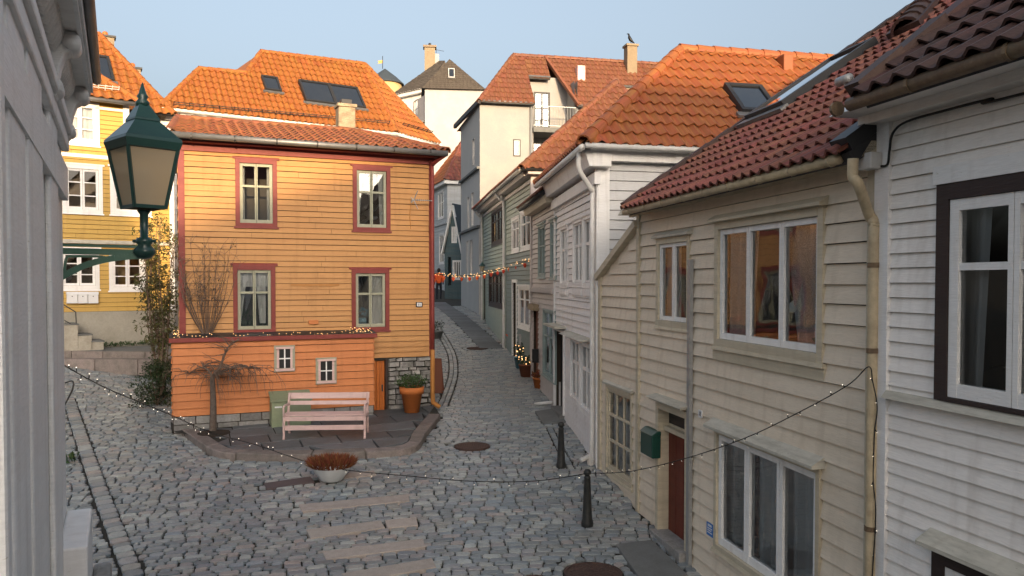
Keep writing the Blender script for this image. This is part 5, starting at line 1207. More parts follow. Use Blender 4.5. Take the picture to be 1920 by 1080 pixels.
p = at(818, 95, 74); MB().tube([p + Vector((0, 0, -.8)), p + Vector((0, 0, .2))], .02, 5).tube([p + Vector((-.1, 0, .1)), p + Vector((.7, 0, -.05))], .018, 5).build('aerial', 'metal_dark', dh)
DS = Wall(at(775, 300, 67)[:2], at(797, 300, 64.4)[:2]); MB().wbox(DS, 0, DS.L, DS.hit(785, 232)[1] - .15, DS.hit(785, 232)[1], -.8, .5).build('balcony', 'slab_grey', dh)
panel(DS, dh, CZ - 2, DS.hit(785, 185)[1], (DS.rect(776, 783, 190, 228),), 'pink_grey'); 
mb = MB()
for k in range(9): u = DS.L * k / 8; zz = DS.hit(785, 232)[1]; mb.tube([DS.P(u, zz, .45), DS.P(u, zz + 1, .45)], .015, 5)
mb.tube([DS.P(0, zz + 1, .45), DS.P(DS.L, zz + 1, .45)], .02, 5); mb.build('balcony_rail', 'metal_grey', dh)
tw_ = thing('round_tower', 'yellow round tower with dark conical roof and flag vane in the distance', 'tower', (at(722, 540, 85).x, 85, CZ + 1))
p = at(722, 158, 85)
MB().lathe((p.x, p.y, CZ + 1), [(1.75, 0), (1.75, p.z - CZ - 1)], 28).build('wall', 'tower_yellow', tw_, True); MB().lathe(p, [(2.0, -.06), (2.0, .02), (1.2, .75), (.05, 1.62)], 28).build('roof', 'slate_blue', tw_)
q = Vector((p.x - .25, p.y, p.z + 1.6)); MB().tube([q, q + Vector((0, 0, 1.35))], .035, 5).build('mast', 'metal_dark', tw_); MB().slab([q + Vector((-.55, 0, .55)), q + Vector((0, 0, .62)), q + Vector((0, 0, .95)), q + Vector((-.55, 0, .85)), q + Vector((-.4, 0, .7))], (0, .03, 0)).build('vane', 'brass', tw_)
fh = thing('far_grey_house', 'pale grey clapboard house with red tiled roof at the top of the lane', 'house', at(840, 545, 52))
FF = Wall(at(839, 400, 52)[:2], at(905, 400, 53)[:2]); FL = Wall((FF.a.x - 1.9, FF.a.y + 6), FF.a); zF = FF.hit(845, 338)[1]
ops = []
for q in ((822, 832, 362, 412), (824, 833, 440, 495)):
    w_, o_ = window(FL, fh, FL.rect(*q), .08, 'white_clean', 'white_clean', 2, (.6,), .05, .04, .02, .04, sill=.05, hood=.06); ops.append(o_)
panel(FL, fh, CZ - 2, zF, ops, 'far_grey'); clad(FL, fh, CZ - 1.5, zF, .2, ops, 'far_grey'); panel(FF, fh, CZ - 2, zF, (), 'far_grey'); clad(FF, fh, CZ - 1.5, zF, .2, (), 'far_grey')
for zz in (FL.hit(830, 420)[1], FL.hit(830, 505)[1]): MB().wbox(FL, 0, FL.L, zz - .06, zz + .06, 0, .1).build('band', 'far_grey', fh)
OF, nF = slope_plane(FF, zF, .3, R(45)); e0, e1 = FF.P(-.3, zF, .3), FF.P(FF.L, zF, .3); tp = plane_hit(OF, nF, 868, 262)
tiled(fh, [e0, e1, e1 + nF.cross(FF.u) * (tp - OF).dot(nF.cross(FF.u)), tp], 'tile_red', .28, .36, .05, .04, 150); f2 = FL.P(-.2, zF, .3)
tiled(fh, [f2, e0, tp], 'tile_orange', .28, .36, .05, .04, 60); caps(fh, e0, tp, 'tile_red', .1, .4)  # lit slope in a brighter tile, sunlight put into the colour
MB().wbox(FF, -.3, FF.L, zF - .25, zF, 0, .28).wbox(FL, 0, FL.L + .2, zF - .25, zF - .004, 0, .28).build('cornice', 'white_clean', fh)
gh = thing('teal_gabled_house', 'small dark teal gabled house with white barge boards in the lane', 'house', at(852, 542, 46))
GF = Wall(at(834, 480, 46)[:2], at(866, 480, 45.6)[:2]); zge = GF.hit(840, 472)[1]; zga = GF.hit(851, 388)[1]; ua = GF.hit(851, 400)[0]
r1_ = GF.rect(847, 857, 425, 456); r2_ = GF.rect(849, 866, 488, 525)
w_, o1 = window(GF, gh, r1_, .06, 'white_clean', 'white_clean', 2, (.5,), .04, .03, .02, .04); w_, o2 = window(GF, gh, r2_, .07, 'white_clean', 'white_clean', 3, (), .04, .03, .02, .04)
dr = GF.rect(840, 846, 482, 535)
panel(GF, gh, CZ - 2, zge, [o2, (dr[0], dr[1], CZ - 2, dr[3])], 'dark_teal'); clad(GF, gh, CZ - 1.2, zge, .16, [o2, dr], 'dark_teal'); clad(GF, gh, zge, zga, .16, [o1], 'dark_teal', lim=lambda z: (ua - ua * (zga - z) / (zga - zge), ua + (GF.L - ua) * (zga - z) / (zga - zge)))
MB().slab([GF.P(0, zge, -.15), GF.P(GF.L, zge, -.15), GF.P(ua, zga, -.15)], -GF.n * .05).build('gable', 'dark_teal', gh); MB().wbox(GF, dr[0], dr[1], CZ - 2, dr[3], -.2, -.15).build('door', 'black', gh)
for uu in (-.12, GF.L + .1): MB().bar(GF.P(uu, zge - .15, .15), GF.P(ua, zga + .08, .15), .08, .2, GF.n).build('barge_board', 'white_clean', gh)
lb = lambda uu, z, o: GF.P(uu, z, o)
MB().slab([lb(ua, zga + .12, .2), lb(GF.L + .15, zge - .1, .2), lb(GF.L + .15, zge - .1, -5), lb(ua, zga + .12, -5)], (0, 0, .08)).slab([lb(-.2, zge - .1, .2), lb(ua, zga + .12, .2), lb(ua, zga + .12, -5), lb(-.2, zge - .1, -5)], (0, 0, .08)).build('roof', 'slate_blue', gh)
panel(Wall(GF.b, inw(GF, GF.b, 5)), gh, CZ - 2, zge, (), 'dark_teal'); panel(Wall(inw(GF, GF.a, 5), GF.a), gh, CZ - 2, zge, (), 'dark_teal')
# houses on the left of the lane, hidden by the orange house except for their street wall
# ================================================================== NEAR WHITE HOUSE (left edge)
cL = Vector((-3.14, 5.6, 0)); dL = Vector((-.493, 1, 0)).normalized()
LW = Wall((cL - dL * 3.7)[:2], cL[:2]); uE = LW.L
class Flip(Wall): pass
nl = thing('corniced_white_house', 'white house corner with carved brackets and deep eaves next to the street lamp', 'house', LW.P(uE - 2, g(-3, 4) - .2))
zLt = LW.hit(155, 108, .17)[1] + .1
panel(LW, nl, CZ - 4.2, zLt, (), 'white_clean')
EW = Wall(cL[:2], (cL + Vector((-dL.y, dL.x, 0)) * 3)[:2]); panel(EW, nl, CZ - 4.2, zLt, (), 'white_clean')
LU = lambda px, o=0: LW.hit(px, 530, o)[0]
for (x0, x1, o) in ((98, 112, .03), (58, 84, .035), (6, 16, .05), (22, 52, .03)):
    a, b = LU(x0, o), LU(x1, o); MB().wbox(LW, a, b, CZ - 4.2, CZ + 2.0, 0, o).build('pilaster', 'white_clean', nl, bevel=.02)
zk = [LW.hit(62, 76, .1)[1]]
zfr = LW.hit(108, 215, .06)[1]
MB().wbox(LW, 0, uE - .02, zfr, zfr + .10, 0, .05).wbox(LW, 0, uE, zfr + .10, zfr + .17, 0, .075).build('architrave', 'white_clean', nl, bevel=.012)
MB().wbox(LW, 0, uE - .04, zfr - .34, zfr - .12, 0, .04).build('frieze_board', 'white_clean', nl)
zso = LW.hit(155, 108, .17)[1]
MB().wbox(LW, 0, uE + .02, zso, zso + .05, -.1, .165).build('soffit', 'cream_paint', nl); MB().wbox(LW, 0, uE + .04, zso - .012, zso + .07, .165, .185).wbox(LW, 0, uE + .045, zso + .01, zso + .11, .185, .20).build('fascia', 'white_clean', nl)
MB().tube([LW.P(0, zso + .10, .225), LW.P(uE + .05, zso + .10, .225)], .03, 10).build('gutter', 'metal_grey', nl, True)
mb = MB()
for k in range(34):
    u = uE - .30 - k * .07; mb.tube([LW.P(u, zso - .005, .085), LW.P(u, zso - .05, .07), LW.P(u, zso - .12, .045)], [.022, .027, .016], 8)
mb.build('egg_moulding', 'cream_paint', nl, True)
for k, u in enumerate((uE - .10, uE - 1.45)):      # scrolled brackets
    c0 = LW.P(u, zso, 0); mb = MB(); X = LW.n * .34; Z = Vector((0, 0, .62))
    prof_ = [(.05, 0), (.46, 0), (.50, -.05), (.47, -.14), (.38, -.17), (.30, -.20), (.24, -.30), (.20, -.42), (.22, -.50), (.17, -.57), (.05, -.57)]
    a_ = [c0 + X * x + Z * z - LW.u * .08 for x, z in prof_]; mb.slab(a_, LW.u * .16); s_ = mb.build('bracket', 'white_clean', nl, bevel=.01)
    for zz_, xx_, rr_ in ((.09, .40, .045), (.48, .16, .04)): MB().tube([c0 + X * xx_ - Z * zz_ - LW.u * .1, c0 + X * xx_ - Z * zz_ + LW.u * .1], rr_, 14).build('scroll', 'white_clean', s_, True)
MB().slab([LW.P(0, zso + .11, .2), LW.P(uE + .05, zso + .11, .2), LW.P(uE + .05, zso + 1.0, -1.6), LW.P(0, zso + 1.0, -1.6)], (0, 0, -.1)).build('roof', 'slate', nl)
# painted stone block at its foot
zbx = CZ - 1.6
hb = MB().wbox(LW, uE - .95, uE - .02, CZ - 4.2, zbx, .0, .16).build('sill_box', 'white_paint', nl, bevel=.015)
MB().wbox(LW, uE - .3, uE + .05, CZ - 4.2, zbx - .42, .16, .28).build('foot_stone', 'stone', nl, bevel=.03)
# ================================================================== STREET LAMP on its bracket
D = 6.0
lp = thing('street_lamp', 'green lantern street lamp on an ornate bracket with amber glass', 'lamp', at(268, 480, D))
A = lambda x, y, d=D: at(x, y, d)
k_ = D / F
cx = A(270, 400).x; Y0 = D
zz = lambda y: A(270, y).z
sq = lambda prof_, name, m, par=lp: MB().lathe((cx, Y0, 0), prof_, 4, rot=R(-88)).build(name, m, par)
hexr = lambda w: w * k_ / 2
sq([(hexr(142), zz(262)), (hexr(146), zz(268)), (hexr(136), zz(282)), (hexr(118), zz(284))], 'roof_rim', 'lamp_green')
sq([(hexr(140), zz(262)), (hexr(62), zz(228)), (hexr(58), zz(226))], 'roof', 'lamp_green')
sq([(hexr(66), zz(228)), (hexr(64), zz(224)), (hexr(30), zz(200)), (hexr(24), zz(196))], 'chimney', 'lamp_green')
MB().lathe((cx, Y0, 0), [(.045, zz(200)), (.05, zz(192)), (.03, zz(186)), (.042, zz(181)), (.028, zz(176)), (.004, zz(155))], 12).build('finial', 'lamp_green', lp, True)
ga, gb = zz(392), zz(282)
body = sq([(hexr(80) * .97, ga), (hexr(128) * .97, gb)], 'glass', 'lamp_glass')
for k in range(4):
    a = R(-88) + k * math.pi / 2; p0 = Vector((cx + hexr(80) * math.cos(a), Y0 + hexr(80) * math.sin(a), ga)); p1 = Vector((cx + hexr(128) * math.cos(a), Y0 + hexr(128) * math.sin(a), gb))
    MB().bar(p0, p1, .022, .022).build('frame_bar', 'lamp_green', lp)
MB().lathe((cx, Y0, 0), [(.02, ga), (.02, ga + .10), (.05, ga + .13), (.06, ga + .20), (.03, ga + .26)], 12).build('lamp_bulb', 'white_plastic', lp, True)
sq([(hexr(86), zz(392)), (hexr(86), zz(386)), (hexr(80), zz(385))], 'base_ring', 'lamp_green')
MB().lathe((cx, Y0, 0), [(.05, zz(395)), (.03, zz(402)), (.028, zz(445)), (.055, zz(447)), (.06, zz(455)), (.045, zz(459)), (.075, zz(468)), (.08, zz(474)), (.05, zz(483)), (.02, zz(486))][::-1], 14).build('stem', 'lamp_green', lp, True)
for s in (-1, 1): MB().tube([(cx + s * .045, Y0, zz(452)), (cx + s * .085, Y0, zz(452))], .012, 6).build('knob', 'lamp_green', lp)
br0 = Vector((-3.42, 5.72, 0)); br1 = Vector((cx - .03, Y0, 0))
bp = lambda f, y: Vector((br0.x + (br1.x - br0.x) * f, br0.y + (br1.y - br0.y) * f, zz(y)))
mb = MB().bar(bp(0, 461), bp(1, 463), .06, .018).bar(bp(0, 472), bp(1, 474), .02, .045); mb.build('bracket_arm', 'bracket_green', lp)
cv = smooth_path([bp(-.0, 548), bp(.25, 520), bp(.45, 500), bp(.65, 488), bp(.85, 482), bp(1, 480)], 6); mb = MB()
for a, b in zip(cv, cv[1:]): mb.bar(a, b, .035, .045)
mb.build('bracket_brace', 'bracket_green', lp)
mb = MB(); cv = smooth_path([bp(.28, 512), bp(.30, 486), bp(.36, 482), bp(.62, 482), bp(.66, 486), bp(.50, 494)], 5)
for a, b in zip(cv, cv[1:]): mb.bar(a, b, .03, .018)
mb.build('bracket_scroll', 'bracket_green', lp)
MB().bar(bp(0, 430), bp(0, 560), .06, .05).build('wall_plate', 'bracket_green', lp)
# ================================================================== PATIO IN FRONT OF THE ORANGE HOUSE
pt = MB(); zp = lambda p: g(p[0], p[1]) + .10
patio_o = MB().prism(patio_poly, lambda p: g(p[0], p[1]) - .3, lambda p: zp(p) - .02).build('patio', 'joint', None, origin=(-4, 15, 0)); patio_o['kind'] = 'structure'
ins = []
cp_ = Vector((sum(p[0] for p in patio_poly) / len(patio_poly), sum(p[1] for p in patio_poly) / len(patio_poly), 0))
def inset(i, d):
    p0 = patio[max(i - 1, 0)]; p1 = patio[min(i + 1, len(patio) - 1)]; t = (p1 - p0); t.z = 0; t.normalize(); n = Vector((-t.y, t.x, 0)); return Vector((patio[i].x + n.x * d, patio[i].y + n.y * d, 0))
path = smooth_path([Vector((p.x, p.y, 0)) for p in patio], 6); ins_path = smooth_path([inset(i, .26) for i in range(len(patio))], 6)
i = 0
while i < len(path) - 1:       # kerb stones, some long, some short, following the curve
    n = random.choice((5, 6, 8)); jn = min(i + n, len(path) - 1)
    if len(path) - 1 - jn < 4: jn = len(path) - 1
    outer = path[i:jn + 1]; inner = ins_path[i:jn + 1]; e = .012
    o0 = outer[0].lerp(outer[1], e / max(.001, (outer[1] - outer[0]).length)); outer = [o0] + outer[1:]; i0 = inner[0].lerp(inner[1], e / max(.001, (inner[1] - inner[0]).length)); inner = [i0] + inner[1:]
    mb = MB(); dz = random.uniform(-.008, .008); m = len(outer)
    for q in range(m):
        a, b = outer[q], inner[q]; mb.v += [(a.x, a.y, g(a.x, a.y) - .1), (a.x, a.y, g(a.x, a.y) + .125 + dz), (b.x, b.y, g(b.x, b.y) + .125 + dz), (b.x, b.y, g(b.x, b.y) - .1)]
    for q in range(m - 1):
        k = q * 4
        for c in range(4): mb.f.append((k + c, k + (c + 1) % 4, k + 4 + (c + 1) % 4, k + 4 + c)[::-1])
    mb.f.append((0, 1, 2, 3)); k = (m - 1) * 4; mb.f.append((k + 3, k + 2, k + 1, k)); mb.build('kerb_stone', 'kerb', patio_o, bevel=.02); i = jn
# flagstones
inner_poly = [(p.x, p.y) for p in ins_path] + patio_poly[len(patio):]
v = -1.2; ud = WA.u; nd = WA.n
ux0 = WA.P(0, 0, 0)
row = .76
fl = 0; o = .02
while o < 5:
    rh = random.uniform(.55, .75); u = -1.2 + random.uniform(0, .4)
    while u < WA.L + 1:
        lw = random.uniform(.6, 1.15); cells = [(u + .012, o + .012), (u + lw - .012, o + .012), (u + lw - .012, o + rh - .012), (u + .012, o + rh - .012)]
        P4 = [WA.P(a, 0, b) for a, b in cells]
        k = [poly_in((p.x, p.y), inner_poly) for p in P4]
        if any(k):
            # pull outside corners in until they are inside
            c = sum((p for p, f in zip(P4, k) if f), Vector()) / sum(k)
            Q = []
            for p, f in zip(P4, k):
                if not f:
                    lo, hi = 0, 1
                    for _ in range(12):
                        md = (lo + hi) / 2; t_ = c.lerp(p, md)
                        if poly_in((t_.x, t_.y), inner_poly): lo = md
                        else: hi = md
                    p = c.lerp(p, lo * .98)
                Q.append(p)
            dz = random.uniform(-.004, .006)
            hit_bed = (Q[0] + Q[2]) / 2
            MB().prism([(q.x, q.y) for q in Q][::-1], lambda p: zp(p) - .08, lambda p: zp(p) + .012 + dz).build('flagstone', 'slab_dark', patio_o, bevel=.006)
        u += lw
    o += rh
# ------------------------------------------------------------------ bench
bc = [pz(529, 823, g(-4, 15) + .115), pz(687, 821, g(-3, 15) + .115)]
BW = Wall(bc[0][:2], bc[1][:2]); zb0 = zp(bc[0]) + .012; Lb = BW.L
bn = thing('park_bench', 'pink slatted wooden bench on the flagstone patio', 'bench', BW.P(Lb / 2, zb0))
prof_leg = {'front': [(-.02, 0), (.0, .18), (-.04, .40)], }
for k, u in enumerate((.03, Lb - .03)):
    MB().tube(smooth_path([BW.P(u, zb0, .02), BW.P(u, zb0 + .10, -.01), BW.P(u, zb0 + .28, .0), BW.P(u, zb0 + .42, -.03)], 4), .024, 8).build('leg', 'pink_paint', bn, True)
    MB().tube(smooth_path([BW.P(u, zb0, -.52), BW.P(u, zb0 + .20, -.44), BW.P(u, zb0 + .42, -.42), BW.P(u, zb0 + .62, -.47), BW.P(u, zb0 + .80, -.55)], 4), .024, 8).build('leg', 'pink_paint', bn, True)
    MB().bar(BW.P(u, zb0 + .40, -.03), BW.P(u, zb0 + .40, -.44), .045, .04).build('seat_bearer', 'pink_paint', bn)
    MB().tube(smooth_path([BW.P(u, zb0 + .42, -.02), BW.P(u, zb0 + .56, .0), BW.P(u, zb0 + .62, -.08), BW.P(u, zb0 + .60, -.45)], 4), .02, 8).build('armrest', 'pink_paint', bn, True)
for o in (-.05, -.15, -.25, -.35): MB().wbox(BW, 0, Lb, zb0 + .425, zb0 + .455, o - .085, o).build('seat_slat', 'pink_paint', bn, bevel=.006)
MB().wbox(BW, .03, Lb - .03, zb0 + .17, zb0 + .26, -.03, -.005).build('front_rail', 'pink_paint', bn, bevel=.005); MB().wbox(BW, .03, Lb - .03, zb0 + .34, zb0 + .42, -.05, -.02).build('seat_rail', 'pink_paint', bn, bevel=.005)
for z0, z1, o in ((.58, .65, -.46), (.69, .80, -.52)): MB().hexa([BW.P(0, zb0 + z0, o), BW.P(Lb, zb0 + z0, o), BW.P(Lb, zb0 + z0, o - .03), BW.P(0, zb0 + z0, o - .03), BW.P(0, zb0 + z1, o - .03), BW.P(Lb, zb0 + z1, o - .03), BW.P(Lb, zb0 + z1, o - .06), BW.P(0, zb0 + z1, o - .06)]).build('back_slat', 'pink_paint', bn, bevel=.006)
# ------------------------------------------------------------------ green chest behind the bench
a, b = AN.hit(509, 760, .4)[0], AN.hit(583, 760, .4)[0]; zc0 = g(-4.6, 15.6) + .11; zc1 = AN.hit(545, 752, .4)[1]
cb = thing('green_chest', 'pale green wooden chest with sloping lid behind the bench', 'chest', AN.P(a, zc0, .2))
MB().wbox(AN, a, b, zc0, zc1, .05, .42).build('body', 'green_box', cb, bevel=.008)
MB().hexa([AN.P(a - .02, zc1, .45), AN.P(b + .02, zc1, .45), AN.P(b + .02, zc1 + .14, .045), AN.P(a - .02, zc1 + .14, .045), AN.P(a - .02, zc1 + .03, .45), AN.P(b + .02, zc1 + .03, .45), AN.P(b + .02, zc1 + .17, .045), AN.P(a - .02, zc1 + .17, .045)]).build('lid', 'green_box', cb)
MB().wbox(AN, a + .06, a + .2, zc1 - .12, zc1 - .09, .42, .435).build('handle', 'white_plastic', cb)
# ------------------------------------------------------------------ planters
def leaves(mb, c, rx, ry, rz, n, s, rnd=random, up=0.0):
    for _ in range(n):
        while True:
            q = Vector((rnd.uniform(-1, 1), rnd.uniform(-1, 1), rnd.uniform(-1, 1)))
            if q.length <= 1: break
        p = Vector(c) + Vector((q.x * rx, q.y * ry, q.z * rz)); d = Vector((rnd.uniform(-1, 1), rnd.uniform(-1, 1), rnd.uniform(-1, 1) + up)).normalized(); e = d.cross(Vector((rnd.uniform(-1, 1), rnd.uniform(-1, 1), rnd.uniform(-1, 1)))).normalized()
        k = s * rnd.uniform(.6, 1.3); mb.poly([p - e * k * .28, p + d * k * .5 - e * k * .05, p + d * k, p + d * k * .5 + e * k * .33 + Vector((0, 0, .01))])
p = ghit(622, 903); p.z = g(p.x, p.y) + .01
pl = thing('bowl_planter', 'white bowl planter of rusty red heather on the cobbles', 'planter', p); rb_ = 78 / F * p.y / 2
MB().lathe(p, [(rb_ * .42, 0), (rb_ * .55, .03), (rb_ * .80, .15), (rb_ * .97, .27), (rb_ * 1.0, .30), (rb_ * .95, .30), (rb_ * .90, .25), (.02, .24)], 32).build('bowl', 'bowl_white', pl, True)
mb = MB()
for k in range(2600):
    a = random.uniform(0, 6.28); r = rb_ * .98 * math.sqrt(random.random()); q = p + Vector((r * math.cos(a), r * math.sin(a), .24)); h = random.uniform(.06, .20) * (1.15 - .35 * r / rb_); lean = Vector((math.cos(a) * r * .35, math.sin(a) * r * .35, h)) + Vector((random.uniform(-.03, .03), random.uniform(-.03, .03), 0)); s = Vector((random.uniform(-1, 1), random.uniform(-1, 1), 0)).normalized() * .006
    mb.poly([q - s, q + s, q + lean * .6 + s * 1.1, q + lean, q + lean * .6 - s * 1.1])
mb.build('heather', 'heather', pl)
p = WA.P(WA.hit(772, 740, .55)[0], 0, .55); p.z = zp(p) + .015; tp_ = thing('terracotta_pot', 'large terracotta pot of evergreen leaves by the stone cellar wall', 'plant pot', p)
MB().lathe(p, [(.155, 0), (.225, .40), (.255, .40), (.27, .55), (.245, .55), (.22, .45), (.02, .45)], 28).build('pot', 'terracotta', tp_, True)
mb = MB(); leaves(mb, p + Vector((0, 0, .66)), .34, .3, .17, 900, .055); mb.build('foliage', 'leaf_green', tp_)
mb = MB()
for k in range(14): a = random.uniform(0, 6.28); mb.tube([p + Vector((0, 0, .42)), p + Vector((math.cos(a) * .2, math.sin(a) * .2, .7))], .006, 4)
mb.build('stem', 'twig', tp_)
# ------------------------------------------------------------------ small weeping tree
p = pz(399, 812, g(-5.8, 15.4) + .10); tr = thing('weeping_tree', 'small bare weeping tree with drooping twigs beside the annex', 'tree', p)
topz = at(399, 706, p.y).z; X = Vector((1, 0, 0))
MB().tube(smooth_path([p, p + Vector((.015, 0, (topz - p.z) * .5)), Vector((p.x + .0, p.y, topz))], 5), [.075 - .003 * k for k in range(11)], 10).build('trunk', 'bark', tr, True)
T = Vector((p.x, p.y, topz)); mb = MB()
up = smooth_path([T, at(412, 690, p.y), at(420, 668, p.y), at(430, 648, p.y), at(448, 636, p.y)], 4); mb.tube(up, [.035 - .0016 * k for k in range(len(up))], 6)
rt = smooth_path([T, at(420, 695, p.y), at(445, 688, p.y - .1), at(468, 690, p.y - .1)], 4); mb.tube(rt, [.03 - .0018 * k for k in range(len(rt))], 6)
lt = smooth_path([T, at(388, 692, p.y), at(372, 690, p.y + .1), at(355, 700, p.y + .15)], 4); mb.tube(lt, [.026 - .0015 * k for k in range(len(lt))], 6)
rg = random.Random(3)
def droop(s, az, reach, rise, drop, r0):
    pts = [s]; n = 7
    for k in range(1, n + 1):
        t = k / n; hx = reach * (1 - (1 - t) ** 1.6); zz = rise * math.sin(min(1, t * 1.6) * math.pi / 2) * (1 - t * .4) - drop * t * t
        pts.append(s + Vector((math.cos(az) * hx + rg.uniform(-.02, .02), math.sin(az) * hx + rg.uniform(-.02, .02), zz + rg.uniform(-.015, .015))))
    mb.tube(pts, [r0 * (1 - .75 * k / n) for k in range(n + 1)], 5); return pts
for k in range(60):
    s = rg.choice([T, T, rt[6], rt[-1], lt[6], lt[-1], up[4]]); pts = droop(s, rg.uniform(0, 6.28), rg.uniform(.25, .70), rg.uniform(.05, .22), rg.uniform(.15, .62), rg.uniform(.007, .012))
    for q in range(2):
        b = rg.choice(pts[2:6]); droop(b, rg.uniform(0, 6.28), rg.uniform(.08, .28), rg.uniform(0, .08), rg.uniform(.1, .35), .0055)
for k in range(40):
    s = rg.choice(up[6:]); e = s + Vector((rg.uniform(-.45, .25), rg.uniform(-.2, .2), rg.uniform(-.05, .22))); mb.tube([s, s.lerp(e, .5) + Vector((0, 0, rg.uniform(-.03, .05))), e], [.007, .005, .003], 4)
mb.build('crown', 'twig', tr)
MB().lathe(p + Vector((0, 0, -.01)), [(.42, 0), (.30, .03), (.08, .06)], 14).build('planting_bed', 'soil', tr)
# ------------------------------------------------------------------ bare shrub growing against the orange wall, on the annex roof
p = AN.P(AN.hit(388, 628, -.35)[0], zat + .06, -.35); sh = thing('bare_shrub', 'tall leafless shrub in front of the orange wall above the annex', 'shrub', p); rg = random.Random(5); mb = MB(); lf_ = MB()
for k in range(34):
    a = rg.uniform(-1.0, .9); h = rg.uniform(.9, 1.95); e = p + WA.u * (a * .58 * h / 1.2) + WA.n * rg.uniform(-.15, .3) + Vector((0, 0, h)); m1 = p.lerp(e, .4) + WA.u * a * .12; pts = smooth_path([p + WA.u * a * .08, m1, p.lerp(e, .75) + WA.u * rg.uniform(-.06, .06), e], 3)
    mb.tube(pts, [.008 * (1 - .8 * q / len(pts)) for q in range(len(pts))], 4)
    for q in range(11):
        b = rg.choice(pts[3:]); c = b + WA.u * rg.uniform(-.22, .22) + WA.n * rg.uniform(-.1, .1) + Vector((0, 0, rg.uniform(.02, .25))); mb.tube([b, b.lerp(c, .5) + Vector((0, 0, .02)), c], [.004, .0032, .002], 3)
        if rg.random() < .35: leaves(lf_, c, .03, .03, .03, 1, .04, rg)
mb.build('stem', 'twig', sh); lf_.build('foliage', 'leaf_olive', sh)
# ------------------------------------------------------------------ climber and evergreen bush at the corner of the yellow house
p = pz(300, 700, g(-8.3, 18.5)); p.y = 18.3; p.x = (298 - PPX) / F * p.y; p.z = g(p.x, p.y); cl_ = thing('leafy_climber', 'tall olive-leaved shrub between the yellow and orange houses', 'shrub', p); rg = random.Random(9); mb = MB(); lf_ = MB()
for k in range(19):
    tx, ty = rg.uniform(268, 328), rg.uniform(398, 470) if rg.random() < .55 else rg.uniform(470, 560); e = at(tx, ty, p.y + rg.uniform(-.3, .35)); pts = smooth_path([p + Vector((rg.uniform(-.15, .15), rg.uniform(-.1, .1), 0)), p.lerp(e, .35) + Vector((rg.uniform(-.12, .12), 0, 0)), p.lerp(e, .7) + Vector((rg.uniform(-.1, .1), 0, 0)), e], 5)
    mb.tube(pts, [.018 * (1 - .8 * q / len(pts)) for q in range(len(pts))], 5)
    for q in range(20):
        i_ = rg.randrange(5, len(pts)); b = pts[i_]; c = b + Vector((rg.uniform(-.25, .25), rg.uniform(-.2, .2), rg.uniform(-.15, .2))); mb.tube([b, c], [.005, .002], 3)
        leaves(lf_, b.lerp(c, .8), .09, .09, .09, 11, .085, rg, -.3)
mb.build('stem', 'twig', cl_); lf_.build('foliage', 'leaf_olive', cl_)
p = Vector(((292 - PPX) / F * 17.6, 17.6, 0)); p.z = g(p.x, p.y); bu = thing('evergreen_bush', 'dark evergreen bush at the left corner of the orange annex', 'bush', p); mb = MB(); rg = random.Random(11)
for k in range(26): leaves(mb, p + Vector((rg.uniform(-.38, .38), rg.uniform(-.3, .3), rg.uniform(.05, .85))), .22, .22, .2, 110, .07, rg)
mb.build('foliage', 'leaf_dark', bu)
mb = MB()
for k in range(12): mb.tube([p, p + Vector((rg.uniform(-.35, .35), rg.uniform(-.25, .25), rg.uniform(.4, .85)))], .01, 4)
mb.build('stem', 'twig', bu)
mb = MB(); rg = random.Random(2)
for k in range(700): f = rg.random(); q = YW.P(f * YW.L * .95 + .1, zpv + .01, .06 + abs(rg.gauss(0, .12))); leaves(mb, q + Vector((0, 0, .05)), .06, .06, .05, 1, .08, rg, .8)
ow = mb.build('weeds', 'leaf_green', None, origin=YW.P(1, zpv)); ow['kind'] = 'stuff'; ow['label'] = 'low green weeds along the foot of the yellow house'; ow['category'] = 'weeds'
p = ghit(133, 868); mb = MB(); leaves(mb, p + Vector((0, 0, .07)), .10, .10, .07, 60, .1, rg, .6); w2 = mb.build('weed_tuft', 'leaf_green', None, origin=p); tag(w2, 'small green weed tuft between cobbles at the white house', 'weed')
# ------------------------------------------------------------------ bollards
bol = []
for (px, py, h, lab) in ((1101, 986, .80, 'black iron bollard carrying the light string near the brown door'), (1052, 877, .78, 'black iron bollard beside the white house downpipe')):
    p = ghit(px, py); t = thing('bollard', lab, 'bollard', p, 'black iron bollards along the right-hand houses')
    MB().lathe(p, [(.085, -.02), (.085, .05), (.07, .10), (.045, h - .13), (.05, h - .12), (.035, h - .09)], 16).build('shaft', 'bollard', t, True); MB().lathe(p, [(.035, h - .09), (.055, h - .06), (.055, h - .03), (.03, h), (.004, h + .004)], 16).build('head', 'bollard', t, True); bol.append(p + Vector((0, 0, h - .06)))
# ------------------------------------------------------------------ light strings
def light_string(name, lab, pts, bulb_step, mt='bulb_white', r=.007, br=.0062, grp=None, hang=.05):
    sp = smooth_path(pts, 8); t = thing(name, lab, 'string lights', sp[0], grp); MB().tube(sp, r, 6).build('cord', 'cord', t, True); acc = 0; nxt = bulb_step / 2; rg = random.Random(len(pts)); k = 0
    for a, b in zip(sp, sp[1:]):
        d = (b - a).length
        while acc + d > nxt and d > 0:
            q = a.lerp(b, (nxt - acc) / d); k += 1; e = q + Vector((rg.uniform(-.02, .02), 0, rg.choice((-1, -1, 1)) * rg.uniform(.4, 1) * hang)); MB().tube([q, e], .005, 5).build('bulb_holder', 'cord', t); MB().ball(e, br, 6).build('bulb', mt, t, True); nxt += bulb_step * rg.uniform(.75, 1.25)
        acc += d
    return t
nail = WW.P(.05, WW.hit(1655, 690, .1)[1], .15)
